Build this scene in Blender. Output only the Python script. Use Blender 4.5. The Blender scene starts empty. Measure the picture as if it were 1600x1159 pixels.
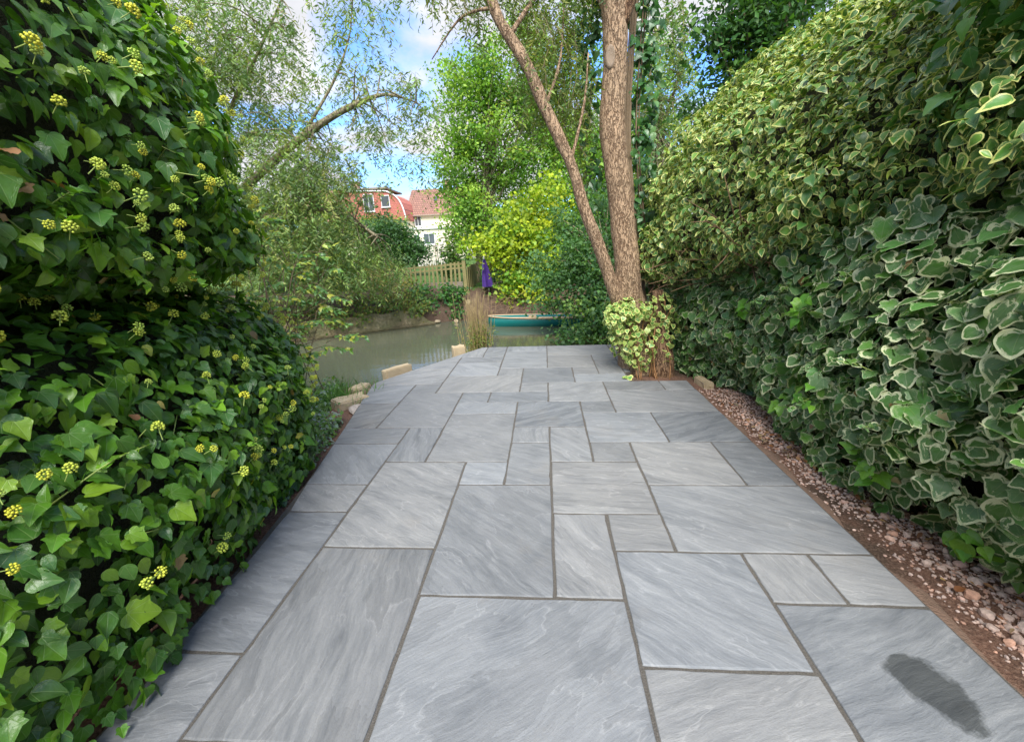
import bpy, bmesh, math, random
import numpy as np
from mathutils import Vector, Matrix

rng = np.random.default_rng(7)
random.seed(7)
scene = bpy.context.scene
COL = scene.collection

# ------------------------------------------------------------------ camera
F_PX, PITCH, YAW, ROLL, CAM_H = 663.45, .28158, -.08326, .042257, 1.4905   # focal length in px of a 1600 px wide frame

def ray(px, py):
    u, v = px - 800.0, py - 579.5
    c, s = math.cos(ROLL), math.sin(ROLL)
    u, v = c*u - s*v, s*u + c*v
    x, y, z = u/F_PX, 1.0, -v/F_PX
    c, s = math.cos(PITCH), math.sin(PITCH)
    y, z = y*c + z*s, -y*s + z*c
    c, s = math.cos(YAW), math.sin(YAW)
    return Vector((c*x + s*y, -s*x + c*y, z))

CAM_LOC = Vector((0, 0, CAM_H))
fwd = ray(800, 579.5).normalized()
right = (ray(801, 579.5) - ray(799, 579.5)).normalized()
up = right.cross(fwd).normalized()
cam_d = bpy.data.cameras.new('camera')
cam = bpy.data.objects.new('camera', cam_d)
COL.objects.link(cam)
cam.matrix_world = Matrix(((right.x, up.x, -fwd.x, 0), (right.y, up.y, -fwd.y, 0), (right.z, up.z, -fwd.z, CAM_H), (0, 0, 0, 1)))
cam_d.sensor_width = 36.0
cam_d.lens = F_PX/1600*36.0
cam_d.clip_start = .05
cam_d.clip_end = 2000
scene.camera = cam

# ------------------------------------------------------------------ light
SUN_DIR = Vector((.03, -.80, 1.0)).normalized()      # towards the sun
EXPOSURE = 1.25
world = bpy.data.worlds.new('World'); scene.world = world; world.use_nodes = True; world.cycles.sampling_method = 'MANUAL'; world.cycles.sample_map_resolution = 256
wn, wl = world.node_tree.nodes, world.node_tree.links
wn.clear()
w_out = wn.new('ShaderNodeOutputWorld'); w_bg = wn.new('ShaderNodeBackground')
w_sky = wn.new('ShaderNodeTexSky'); w_sky.sky_type = 'NISHITA'; w_sky.sun_disc = False
w_sky.sun_elevation = math.asin(SUN_DIR.z); w_sky.sun_rotation = math.atan2(SUN_DIR.x, SUN_DIR.y)
w_sky.air_density = 1.0; w_sky.dust_density = .6; w_sky.ozone_density = 2.0
w_tc = wn.new('ShaderNodeTexCoord'); w_sep = wn.new('ShaderNodeSeparateXYZ')
w_add = wn.new('ShaderNodeMath'); w_add.operation = 'ADD'; w_add.inputs[1].default_value = .22
w_abs = wn.new('ShaderNodeMath'); w_abs.operation = 'ABSOLUTE'
w_div = wn.new('ShaderNodeVectorMath'); w_div.operation = 'DIVIDE'
w_comb = wn.new('ShaderNodeCombineXYZ')
w_map = wn.new('ShaderNodeMapping'); w_map.inputs['Location'].default_value = (3.1, 1.35, 0)
w_n = wn.new('ShaderNodeTexNoise'); w_n.inputs['Scale'].default_value = 1.35; w_n.inputs['Detail'].default_value = 7; w_n.inputs['Roughness'].default_value = .55; w_n.inputs['Distortion'].default_value = .25
w_r = wn.new('ShaderNodeValToRGB'); w_r.color_ramp.elements[0].position = .40; w_r.color_ramp.elements[1].position = .52
w_n2 = wn.new('ShaderNodeTexNoise'); w_n2.inputs['Scale'].default_value = 3.2; w_n2.inputs['Detail'].default_value = 5
w_r2 = wn.new('ShaderNodeValToRGB')
w_r2.color_ramp.elements[0].position = .3; w_r2.color_ramp.elements[0].color = (3.3, 3.35, 3.6, 1)
w_r2.color_ramp.elements[1].position = .7; w_r2.color_ramp.elements[1].color = (4.7, 4.7, 4.85, 1)
w_hs = wn.new('ShaderNodeMix'); w_hs.data_type = 'RGBA'; w_hs.blend_type = 'MULTIPLY'; w_hs.inputs['Factor'].default_value = 1
w_hs.inputs['B'].default_value = (.85, 1.25, 1.85, 1)
w_mix = wn.new('ShaderNodeMix'); w_mix.data_type = 'RGBA'
wl.new(w_tc.outputs['Generated'], w_sep.inputs[0]); wl.new(w_sep.outputs['Z'], w_abs.inputs[0]); wl.new(w_abs.outputs[0], w_add.inputs[0])
for k in 'XYZ': wl.new(w_add.outputs[0], w_comb.inputs[k])
wl.new(w_tc.outputs['Generated'], w_div.inputs[0]); wl.new(w_comb.outputs[0], w_div.inputs[1])
wl.new(w_div.outputs[0], w_map.inputs[0]); wl.new(w_map.outputs[0], w_n.inputs[0]); wl.new(w_map.outputs[0], w_n2.inputs[0])
wl.new(w_n.outputs[0], w_r.inputs[0]); wl.new(w_n2.outputs[0], w_r2.inputs[0])
wl.new(w_sky.outputs[0], w_hs.inputs['A'])
wl.new(w_r.outputs[0], w_mix.inputs['Factor']); wl.new(w_hs.outputs['Result'], w_mix.inputs['A']); wl.new(w_r2.outputs[0], w_mix.inputs['B'])
wl.new(w_mix.outputs['Result'], w_bg.inputs[0]); w_bg.inputs[1].default_value = .10
wl.new(w_bg.outputs[0], w_out.inputs[0])

sun_d = bpy.data.lights.new('sun', 'SUN'); sun_d.energy = 3.6; sun_d.angle = math.radians(38); sun_d.color = (1, .96, .89)
sun = bpy.data.objects.new('sun', sun_d); COL.objects.link(sun)
sun.rotation_euler = (-SUN_DIR).to_track_quat('-Z', 'Y').to_euler()
sun.location = (3, -4, 12)

scene.view_settings.view_transform = 'Standard'
scene.view_settings.look = 'None'
scene.view_settings.gamma = 1
scene.view_settings.use_curve_mapping = False
scene.view_settings.exposure = EXPOSURE
scene.cycles.max_bounces = 4; scene.cycles.diffuse_bounces = 3; scene.cycles.glossy_bounces = 2; scene.cycles.transmission_bounces = 3; scene.cycles.transparent_max_bounces = 4
scene.render.resolution_x = 1024; scene.render.resolution_y = 741

# ------------------------------------------------------------------ helpers
def at(px, py, Y):
    d = ray(px, py); return CAM_LOC + d*(Y/d.y)
def atz(px, py, z):
    d = ray(px, py); return CAM_LOC + d*((z - CAM_H)/d.z)
R_np = np.array([right[:], up[:], fwd[:]])
def project(P):
    q = (P - np.array([0, 0, CAM_H])) @ R_np.T
    z = np.maximum(q[:, 2], 1e-3)
    return 800 + F_PX*q[:, 0]/z, 579.5 - F_PX*q[:, 1]/z, q[:, 2]

def unit(a):
    return a/np.maximum(np.linalg.norm(a, axis=-1, keepdims=True), 1e-9)

_tab = np.random.default_rng(99).random(65536)
def vnoise(P):
    i = np.floor(P).astype(np.int64); f = P - i; f = f*f*(3 - 2*f)
    r = 0
    for dx in (0, 1):
        for dy in (0, 1):
            for dz in (0, 1):
                h = ((i[:, 0]+dx)*73856093 ^ (i[:, 1]+dy)*19349663 ^ (i[:, 2]+dz)*83492791) & 65535
                r = r + _tab[h]*np.where(dx, f[:, 0], 1-f[:, 0])*np.where(dy, f[:, 1], 1-f[:, 1])*np.where(dz, f[:, 2], 1-f[:, 2])
    return r*2 - 1
def fbm(P, o=3):
    r, a = 0, 1
    for k in range(o):
        r = r + a*vnoise(P*2**k + 17.3*k); a *= .5
    return r

def np_mesh(name, V, F, attrs=None, smooth=True):
    """V (n,3); F (m,k) with one k; attrs name -> (n,3) colours or vectors"""
    me = bpy.data.meshes.new(name)
    V = np.ascontiguousarray(V, np.float32); F = np.ascontiguousarray(F, np.int32)
    k = F.shape[1]
    me.vertices.add(len(V)); me.vertices.foreach_set('co', V.ravel())
    me.loops.add(F.size); me.loops.foreach_set('vertex_index', F.ravel())
    me.polygons.add(len(F)); me.polygons.foreach_set('loop_start', np.arange(0, F.size, k, dtype=np.int32))
    me.update(calc_edges=True)
    if not smooth: me.polygons.foreach_set('use_smooth', np.zeros(len(F), bool))
    else: me.polygons.foreach_set('use_smooth', np.ones(len(F), bool))
    for an, a in (attrs or {}).items():
        if an == 'tint':
            at_ = me.attributes.new(an, 'FLOAT_COLOR', 'POINT')
            at_.data.foreach_set('color', np.concatenate([a, np.ones((len(a), 1))], 1).astype(np.float32).ravel())
        else:
            at_ = me.attributes.new(an, 'FLOAT_VECTOR', 'POINT')
            at_.data.foreach_set('vector', a.astype(np.float32).ravel())
    me.validate()
    return me

class MB:
    """collects polygons of any kind for one mesh"""
    def __init__(s): s.v = []; s.f = []
    def add(s, V, Fs):
        o = len(s.v); s.v += [tuple(p) for p in V]; s.f += [tuple(i+o for i in f) for f in Fs]; return s
    def box(s, a, b, rot=None, org=None):
        x0, y0, z0 = a; x1, y1, z1 = b
        V = [Vector(p) for p in ((x0,y0,z0),(x1,y0,z0),(x1,y1,z0),(x0,y1,z0),(x0,y0,z1),(x1,y0,z1),(x1,y1,z1),(x0,y1,z1))]
        if rot is not None: V = [rot @ p for p in V]
        if org is not None: V = [p + Vector(org) for p in V]
        return s.add(V, [(0,3,2,1),(4,5,6,7),(0,1,5,4),(1,2,6,5),(2,3,7,6),(3,0,4,7)])
    def bar(s, p, q, w, d, upv=(0,0,1)):
        p, q = Vector(p), Vector(q); t = (q-p).normalized(); u = Vector(upv)
        a = t.cross(u)
        if a.length < 1e-3: a = t.cross(Vector((1,0,0)))
        a.normalize(); b = a.cross(t).normalized()
        V = [e + a*sx*w/2 + b*sy*d/2 for e in (p, q) for sx, sy in ((-1,-1),(1,-1),(1,1),(-1,1))]
        return s.add(V, [(0,3,2,1),(4,5,6,7),(0,1,5,4),(1,2,6,5),(2,3,7,6),(3,0,4,7)])
    def prism(s, poly, z0, z1):
        n = len(poly); V = [(x,y,z0) for x,y in poly] + [(x,y,z1) for x,y in poly]
        return s.add(V, [tuple(range(n-1,-1,-1)), tuple(range(n,2*n))] + [(i,(i+1)%n,n+(i+1)%n,n+i) for i in range(n)])
    def tube(s, pts, rad, n=8, cap=True, lump=0., freq=3.):
        pts = [Vector(p) for p in pts]; o = len(s.v); m = len(pts)
        a = None; ring = []
        for i, p in enumerate(pts):
            t = (pts[min(i+1,m-1)] - pts[max(i-1,0)]).normalized()
            if a is None:
                a = t.cross(Vector((.3,1,.2))).normalized()
            a = (a - t*a.dot(t)).normalized(); b = t.cross(a)
            for k in range(n):
                w = 2*math.pi*k/n; ring.append((p, a*math.cos(w) + b*math.sin(w), rad[i]))
        if lump:
            f = 1 + lump*fbm(np.array([p + d*r for p, d, r in ring])*freq, 3)
            s.v += [tuple(p + d*(r*q)) for (p, d, r), q in zip(ring, f)]
        else: s.v += [tuple(p + d*r) for p, d, r in ring]
        for i in range(m-1):
            for k in range(n):
                s.f.append((o+i*n+k, o+i*n+(k+1)%n, o+(i+1)*n+(k+1)%n, o+(i+1)*n+k))
        if cap:
            s.f.append(tuple(o+k for k in range(n-1,-1,-1))); s.f.append(tuple(o+(m-1)*n+k for k in range(n)))
        return s
    def mesh(s, name, smooth=False):
        me = bpy.data.meshes.new(name); me.from_pydata(s.v, [], s.f); me.update()
        if smooth: me.polygons.foreach_set('use_smooth', np.ones(len(s.f), bool))
        return me

def link(name, data, mat=None, parent=None, loc=None):
    o = bpy.data.objects.new(name, data)
    if mat is not None and data is not None and not data.materials: data.materials.append(mat)
    COL.objects.link(o)
    if parent is not None:
        o.parent = parent
        if loc is None:                      # mesh given in world coordinates
            r = parent
            base = Vector((0,0,0))
            while r is not None: base += r.location; r = r.parent
            o.location = -base
    if loc is not None: o.location = loc
    return o
def build(name, mb, mat, parent=None, smooth=False):
    return link(name, mb.mesh(name, smooth), mat, parent)
def tag(o, label=None, cat=None, group=None, kind=None):
    if label: o['label'] = label
    if cat: o['category'] = cat
    if group: o['group'] = group
    if kind: o['kind'] = kind
    return o
def thing(name, label, cat, loc=(0,0,0), group=None):
    o = bpy.data.objects.new(name, None); COL.objects.link(o); o.location = loc; o.empty_display_size = .1
    return tag(o, label, cat, group)

def resample(pts, rad, n):
    """smooth polyline through control points (Catmull-Rom)"""
    P = [Vector(p) for p in pts]; out = []; ro = []
    m = len(P)
    for k in range(n):
        t = k/(n-1)*(m-1); i = min(int(t), m-2); f = t-i
        p0, p1, p2, p3 = P[max(i-1,0)], P[i], P[i+1], P[min(i+2,m-1)]
        out.append(.5*((2*p1) + (p2-p0)*f + (2*p0-5*p1+4*p2-p3)*f*f + (3*p1-p0-3*p2+p3)*f**3))
        ro.append(rad[i]*(1-f) + rad[i+1]*f)
    return out, ro

# ------------------------------------------------------------------ materials
class NT:
    def __init__(s, name):
        s.m = bpy.data.materials.new(name); s.m.use_nodes = True; s.t = s.m.node_tree; s.t.nodes.clear()
        s.out = s.n('ShaderNodeOutputMaterial')
    def n(s, ty, ins=None, **kw):
        d = s.t.nodes.new(ty)
        for k, v in kw.items(): setattr(d, k, v)
        for k, v in (ins or {}).items():
            if isinstance(v, bpy.types.NodeSocket): s.t.links.new(v, d.inputs[k])
            else: d.inputs[k].default_value = v
        return d
    def l(s, a, b): s.t.links.new(a, b)
    def noise(s, vec, scale, detail=4, rough=.55, dist=0.):
        i = {'Scale': scale, 'Detail': detail, 'Roughness': rough, 'Distortion': dist}
        if vec is not None: i['Vector'] = vec
        return s.n('ShaderNodeTexNoise', i).outputs[0]
    def ramp(s, fac, stops):
        r = s.n('ShaderNodeValToRGB', {0: fac}); e = r.color_ramp.elements
        while len(e) < len(stops): e.new(.5)
        for x, (p, c) in zip(e, stops):
            x.position = p; x.color = (*c, 1) if not isinstance(c, (int, float)) else (c, c, c, 1)
        return r.outputs[0]
    def mix(s, fac, a, b, mode='MIX'):
        d = s.n('ShaderNodeMix', data_type='RGBA', blend_type=mode)
        for k, v in (('Factor', fac), ('A', a), ('B', b)):
            if isinstance(v, bpy.types.NodeSocket): s.l(v, d.inputs[k])
            else: d.inputs[k].default_value = v if isinstance(v, (int, float)) else ((*v, 1) if len(v) == 3 else v)
        return d.outputs['Result']
    def math(s, op, a, b=0., c=0.):
        d = s.n('ShaderNodeMath', operation=op)
        for k, v in enumerate((a, b, c)):
            if isinstance(v, bpy.types.NodeSocket): s.l(v, d.inputs[k])
            else: d.inputs[k].default_value = v
        return d.outputs[0]
    def bump(s, h, strength, dist, normal=None):
        i = {'Height': h, 'Strength': strength, 'Distance': dist}
        if normal is not None: i['Normal'] = normal
        return s.n('ShaderNodeBump', i).outputs[0]
    def pr(s, **ins):
        d = s.n('ShaderNodeBsdfPrincipled', {k.replace('_', ' '): (((*v, 1) if isinstance(v, tuple) and len(v) == 3 else v)) for k, v in ins.items()})
        s.l(d.outputs[0], s.out.inputs[0]); return d
    def obj(s): return s.n('ShaderNodeTexCoord').outputs['Object']
    def pos(s): return s.n('ShaderNodeNewGeometry').outputs['Position']
    def map(s, v, loc=(0,0,0), rot=(0,0,0), sc=(1,1,1)):
        return s.n('ShaderNodeMapping', {'Vector': v, 'Location': loc, 'Rotation': rot, 'Scale': sc}).outputs[0]

def mat_plain(name, col, rough=.7, var=.25, scale=8, bump=.3, dist=.01, metal=0., spec=.4):
    t = NT(name); v = t.pos()
    n = t.noise(v, scale, 6); n2 = t.noise(v, scale*7, 4)
    c = t.mix(n, tuple(x*(1-var) for x in col), tuple(min(1, x*(1+var)) for x in col))
    c = t.mix(t.math('MULTIPLY', n2, .3), c, tuple(x*.6 for x in col))
    t.pr(Base_Color=c, Roughness=rough, Metallic=metal, Specular_IOR_Level=spec, Normal=t.bump(n2, bump, dist))
    return t.m

def mat_leaf(name, veins=True, varieg=None, rough=.38, spec=.45, transl=.28, back=None):
    t = NT(name)
    tint = t.n('ShaderNodeAttribute', attribute_name='tint').outputs['Color']
    lp = t.n('ShaderNodeAttribute', attribute_name='lp').outputs['Vector']
    sx = t.n('ShaderNodeSeparateXYZ', {0: lp})
    x, y, e = sx.outputs[0], sx.outputs[1], sx.outputs[2]
    c = tint
    seed = t.n('ShaderNodeVectorMath', {0: lp, 1: t.math('MULTIPLY', t.n('ShaderNodeSeparateColor', {0: tint}).outputs[1], 91.)}, operation='ADD').outputs[0]
    n = t.noise(seed, 5, 2)
    if varieg:
        th = t.math('ADD', e, t.math('MULTIPLY', t.math('SUBTRACT', t.noise(seed, 2.6, 3), .5), 2.4))
        wn_ = t.n('ShaderNodeTexWhiteNoise', {'Vector': tint}, noise_dimensions='3D').outputs[0]
        th = t.math('ADD', th, t.math('MULTIPLY_ADD', wn_, 1.0, -.52))
        fac = t.ramp(th, [(varieg[1], 0.), (varieg[1]+.14, 1.)])
        n3 = t.noise(seed, 3.5, 2)
        c = t.mix(t.ramp(n3, [(.42, 0.), (.62, .55)]), c, t.mix(.4, c, (.17, .24, .13)))
        c = t.mix(fac, c, varieg[0])
    elif veins:
        c = t.mix(t.ramp(n, [(.35, 0.), (.7, .35)]), c, t.mix(1., c, (.62, .66, .6), 'MULTIPLY'))
    nm = None
    if veins:
        ang = t.math('ARCTAN2', x, t.math('ADD', y, .02))
        r = t.math('SQRT', t.math('ADD', t.math('MULTIPLY', x, x), t.math('MULTIPLY', y, y)))
        d = t.math('MULTIPLY', t.math('ABSOLUTE', t.math('SINE', t.math('MULTIPLY', ang, 4.6))), r)
        vf = t.ramp(d, [(.02, 1.), (.075, 0.)])
        c = t.mix(t.math('MULTIPLY', vf, .32), c, t.mix(.5, c, (.42, .52, .22)))
        h = t.math('ADD', t.math('MULTIPLY', vf, -.5), n)
        nm = t.bump(h, .35, .004)
    bs = t.n('ShaderNodeBsdfPrincipled', {'Base Color': c, 'Roughness': rough, 'Specular IOR Level': spec})
    tr = t.n('ShaderNodeBsdfTranslucent', {'Color': t.mix(1., c, (1.5, 1.6, .55), 'MULTIPLY')})
    if nm is not None: t.l(nm, bs.inputs['Normal'])
    mx = t.n('ShaderNodeMixShader', {0: transl, 1: bs.outputs[0], 2: tr.outputs[0]})
    t.l(mx.outputs[0], t.out.inputs[0])
    return t.m

M = {}
M['ivy'] = mat_leaf('ivy_leaf', True, None, .33, .5, .28)
M['varieg'] = mat_leaf('variegated_leaf', True, ((.56, .59, .36), .86), .38, .45, .2)
M['varieg_small'] = mat_leaf('variegated_small_leaf', False, ((.64, .64, .22), .70), .38, .45, .2)
M['tree_leaf'] = mat_leaf('tree_leaf', False, None, .5, .3, .35)
M['twig'] = mat_plain('twig', (.17, .12, .07), .8, .3, 20)
M['dark_core'] = mat_plain('painted_inner_shade', (.05, .05, .025), .95, .4, 14, 1., .03)  # dark colour stands in for the shade deep inside the hedges
M['green_stem'] = mat_plain('green_stem', (.26, .34, .08), .6, .2, 30)

def mat_bark(name, c0, c1, c2, sc=1.):
    t = NT(name); v = t.pos()
    wob = t.n('ShaderNodeVectorMath', {0: t.n('ShaderNodeTexNoise', {'Vector': v, 'Scale': 9*sc, 'Detail': 3}).outputs['Color'], 'Scale': .09/sc}, operation='SCALE').outputs[0]
    vw = t.n('ShaderNodeVectorMath', {0: v, 1: wob}, operation='ADD').outputs[0]
    n = t.noise(t.map(vw, sc=(46*sc, 46*sc, 9*sc)), 1., 7, .65)
    fine = t.noise(t.map(v, sc=(120*sc, 120*sc, 40*sc)), 1., 4, .7)
    vo = t.n('ShaderNodeTexVoronoi', {'Vector': t.map(vw, sc=(60*sc, 60*sc, 13*sc)), 'Scale': 1., 'Randomness': 1.}, feature='DISTANCE_TO_EDGE').outputs[0]
    big = t.noise(v, 3.5, 4)
    crack = t.ramp(t.math('ADD', t.math('MULTIPLY', vo, .5), t.math('MULTIPLY', n, .75)), [(.33, 0.), (.47, 1.)])
    c = t.mix(crack, c0, t.mix(t.ramp(fine, [(.3, 0.), (.7, 1.)]), c1, c2))
    c = t.mix(t.ramp(big, [(.45, 0.), (.75, .5)]), c, t.mix(.4, c, (.34, .28, .19)))
    h = t.math('ADD', crack, t.math('MULTIPLY', fine, .5))
    t.pr(Base_Color=c, Roughness=.9, Specular_IOR_Level=.2, Normal=t.bump(h, 1., .016))
    return t.m
M['bark'] = mat_bark('willow_bark', (.17, .105, .062), (.34, .225, .135), (.47, .335, .22))
M['bark_red'] = mat_bark('old_reddish_bark', (.085, .045, .026), (.22, .125, .07), (.33, .21, .125))
M['bark_grey'] = mat_bark('grey_bark', (.13, .11, .065), (.28, .24, .15), (.42, .37, .24), .6)

# --- stone slabs
def mat_slab(name, stain=False):
    t = NT(name)
    def oat(nm): return t.n('ShaderNodeAttribute', attribute_name=nm, attribute_type='OBJECT').outputs['Fac']
    ang, tone, warm, streak = oat('vein_angle'), oat('tone'), oat('warmth'), oat('streak')
    rnd = t.n('ShaderNodeObjectInfo').outputs['Random']
    oc = t.obj()
    v = t.n('ShaderNodeVectorRotate', {'Vector': oc, 'Angle': ang}, rotation_type='Z_AXIS').outputs[0]
    off = t.n('ShaderNodeCombineXYZ', {0: t.math('MULTIPLY', rnd, 57.), 1: t.math('MULTIPLY', rnd, 31.), 2: t.math('MULTIPLY', rnd, 73.)}).outputs[0]
    v = t.n('ShaderNodeVectorMath', {0: v, 1: off}, operation='ADD').outputs[0]
    wob = t.n('ShaderNodeVectorMath', {0: t.n('ShaderNodeTexNoise', {'Vector': v, 'Scale': 2.6, 'Detail': 3}).outputs['Color'], 1: (.5, .5, .5)}, operation='SUBTRACT').outputs[0]
    vw = t.n('ShaderNodeVectorMath', {0: v, 1: t.n('ShaderNodeVectorMath', {0: wob, 'Scale': .11}, operation='SCALE').outputs[0]}, operation='ADD').outputs[0]
    st = t.noise(t.map(vw, sc=(2.2, 15, 1)), 1., 6, .68)
    st2 = t.noise(t.map(vw, sc=(9, 60, 1)), 1., 4, .7)
    cloud = t.noise(v, 2.3, 5, .6)
    n2 = t.noise(t.map(vw, sc=(.8, 2.4, 1)), 1.3, 5, .55, .4)
    lines = t.math('PINGPONG', t.math('MULTIPLY', n2, 11.), .5)
    line = t.ramp(lines, [(.0, 1.), (.04, .45), (.10, 0.)])
    terr = t.math('FLOOR', t.math('MULTIPLY', n2, 11.))
    brk = t.ramp(t.noise(v, 4., 4), [(.42, 0.), (.56, 1.)])
    line = t.math('MULTIPLY', line, brk)
    fine = t.noise(v, 130, 3, .8)
    spk = t.noise(v, 55, 4, .7)
    c = t.ramp(t.math('ADD', t.math('MULTIPLY', st, streak), t.math('MULTIPLY', t.math('SUBTRACT', 1., streak), cloud)),
               [(.28, (.085, .092, .100)), (.42, (.138, .147, .155)), (.58, (.195, .203, .208)), (.78, (.285, .288, .285))])
    c = t.mix(t.ramp(st2, [(.42, 0.), (.75, .30)]), c, (.30, .305, .305))
    c = t.mix(t.ramp(cloud, [(.5, 0.), (.72, .4)]), c, (.105, .111, .120))
    c = t.mix(t.math('MULTIPLY', line, .30), c, (.38, .385, .385))
    c = t.mix(t.ramp(fine, [(.3, .38), (.52, 0.)]), c, (.13, .13, .135))
    c = t.mix(t.ramp(spk, [(.70, 0.), (.8, .35)]), c, (.14, .13, .115))
    lay = t.n('ShaderNodeTexWhiteNoise', {'Vector': t.n('ShaderNodeCombineXYZ', {0: terr, 1: rnd}).outputs[0]}, noise_dimensions='3D').outputs[0]
    lv = t.math('MULTIPLY_ADD', lay, .15, .92); c = t.mix(1., c, t.n('ShaderNodeCombineColor', {0: lv, 1: lv, 2: lv}).outputs[0], 'MULTIPLY')
    warmc = t.mix(warm, (.97, 1.0, 1.03), (1.06, 1.0, .92))
    c = t.mix(1., c, warmc, 'MULTIPLY')
    tn = t.n('ShaderNodeCombineColor', {0: tone, 1: tone, 2: tone}).outputs[0]
    c = t.mix(1., c, tn, 'MULTIPLY')
    # faint rusty/earthy wash where grout was rubbed in
    dirt = t.ramp(t.noise(v, 1.7, 6, .7), [(.58, 0.), (.78, .28)])
    c = t.mix(dirt, c, (.25, .215, .165))
    rough = t.ramp(st2, [(.2, .55), (.8, .72)])
    if stain:
        s = t.n('ShaderNodeSeparateXYZ', {0: oc})
        wv = t.math('MULTIPLY', t.math('SUBTRACT', t.noise(oc, 11, 6, .7), .5), .13)
        # axis of the wet patch in slab coordinates
        ca, sa = math.cos(STAIN[2]), math.sin(STAIN[2])
        dx = t.math('SUBTRACT', s.outputs[0], STAIN[0]); dy = t.math('SUBTRACT', s.outputs[1], STAIN[1])
        a = t.math('ADD', t.math('MULTIPLY', dx, ca), t.math('MULTIPLY', dy, sa))
        b = t.math('SUBTRACT', t.math('MULTIPLY', dy, ca), t.math('MULTIPLY', dx, sa))
        an = t.math('DIVIDE', a, STAIN[3])
        w = t.math('MULTIPLY', t.math('SQRT', t.math('MAXIMUM', t.math('SUBTRACT', 1., t.math('MULTIPLY', an, an)), 0.)), t.math('MULTIPLY_ADD', an, -.03, STAIN[4]))
        inside = t.math('SUBTRACT', t.math('ADD', w, t.math('MULTIPLY', wv, t.math('GREATER_THAN', w, .012))), t.math('ABSOLUTE', b))
        inside = t.math('SUBTRACT', inside, t.math('MULTIPLY', t.math('LESS_THAN', w, .012), .06))
        wet = t.ramp(t.math('MULTIPLY_ADD', inside, 18., .5), [(.28, 0.), (.75, 1.)])
        c = t.mix(t.math('MULTIPLY', wet, .9), c, t.mix(1., c, (.27, .28, .27), 'MULTIPLY'))
    h = t.math('ADD', t.math('MULTIPLY', st, .8), t.math('ADD', t.math('MULTIPLY', terr, .34), t.math('MULTIPLY', fine, .22)))
    h = t.math('ADD', h, t.math('MULTIPLY', st2, .35))
    t.pr(Base_Color=c, Roughness=rough, Specular_IOR_Level=.34, Normal=t.bump(h, .8, .008))
    return t.m

def mat_mortar():
    t = NT('mortar'); v = t.pos()
    n = t.noise(v, 190, 4, .8); b = t.noise(v, 6, 4)
    c = t.ramp(n, [(.3, (.045, .04, .033)), (.55, (.105, .095, .08)), (.75, (.19, .175, .15))])
    c = t.mix(t.ramp(b, [(.4, 0.), (.7, .5)]), c, (.085, .075, .062))
    t.pr(Base_Color=c, Roughness=.95, Normal=t.bump(n, 1., .006)); return t.m
M['mortar'] = mat_mortar()

def mat_ground():
    t = NT('soil_and_turf'); v = t.pos()
    s = t.n('ShaderNodeSeparateXYZ', {0: v})
    n = t.noise(v, 9, 7, .65); f = t.noise(v, 70, 5, .7); b = t.noise(v, 1.6, 4)
    soil = t.ramp(f, [(.28, (.035, .024, .017)), (.5, (.10, .066, .046)), (.72, (.21, .15, .11))])
    red = t.ramp(f, [(.28, (.10, .05, .034)), (.55, (.23, .13, .09)), (.75, (.40, .27, .20))])
    near = t.math('LESS_THAN', s.outputs[1], 5.)
    soil = t.mix(t.math('MULTIPLY', near, t.ramp(t.math('ADD', b, t.math('MULTIPLY', n, .4)), [(.55, 0.), (.72, .9)])), soil, red)
    gr = t.ramp(n, [(.3, (.035, .075, .018)), (.6, (.075, .15, .03)), (.8, (.15, .2, .05))])
    k = t.ramp(t.math('ADD', s.outputs[1], t.math('MULTIPLY', n, 2.)), [(.0, 0.), (1., 1.)])
    far = t.math('GREATER_THAN', t.math('ADD', s.outputs[1], t.math('MULTIPLY', n, 2.)), 14.2)
    c = t.mix(far, soil, gr)
    t.pr(Base_Color=c, Roughness=.95, Specular_IOR_Level=.2, Normal=t.bump(t.math('ADD', f, n), 1., .02)); return t.m
M['ground'] = mat_ground()

def mat_water():
    t = NT('river_water'); v = t.pos()
    n = t.noise(t.map(v, sc=(1., 2.2, 1)), 1.6, 4, .55, .3); n2 = t.noise(t.map(v, sc=(1, 3, 1)), 7., 3)
    c = t.mix(t.noise(v, .35, 3), (.068, .076, .050), (.096, .102, .068))
    h = t.math('ADD', n, t.math('MULTIPLY', n2, .12))
    t.pr(Base_Color=c, Roughness=.06, IOR=1.333, Specular_IOR_Level=.5, Normal=t.bump(h, .10, .05)); return t.m
M['water'] = mat_water()
M['concrete'] = mat_plain('weathered_concrete', (.33, .265, .155), .95, .6, 2.6, 1., .05)
t = NT('streaked_river_wall'); v = t.pos()
n1 = t.noise(t.map(v, sc=(3.2, 3.2, .5)), 1., 6, .65); n2 = t.noise(v, 14, 6, .7); n3 = t.noise(v, 1.1, 4)
c = t.ramp(n1, [(.3, (.18, .145, .085)), (.5, (.36, .29, .175)), (.68, (.50, .42, .28))])
c = t.mix(t.ramp(n2, [(.38, .6), (.6, 0.)]), c, (.10, .095, .05)); c = t.mix(t.ramp(n3, [(.45, 0.), (.65, .6)]), c, (.15, .17, .07))
sz = t.n('ShaderNodeSeparateXYZ', {0: v}).outputs[2]
c = t.mix(t.ramp(t.math('MULTIPLY_ADD', sz, 8., t.math('MULTIPLY_ADD', n2, .5, 3.45)), [(.3, .85), (.7, 0.)]), c, (.045, .04, .02))
t.pr(Base_Color=c, Roughness=.95, Specular_IOR_Level=.2, Normal=t.bump(t.math('ADD', n1, n2), 1., .06)); M['river_wall'] = t.m
M['sandstone'] = mat_plain('cut_yellow_sandstone', (.44, .35, .22), .9, .35, 6, .8, .01)
M['old_wood'] = mat_plain('lichened_wood', (.27, .235, .10), .85, .35, 9, .5, .01)
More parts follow.
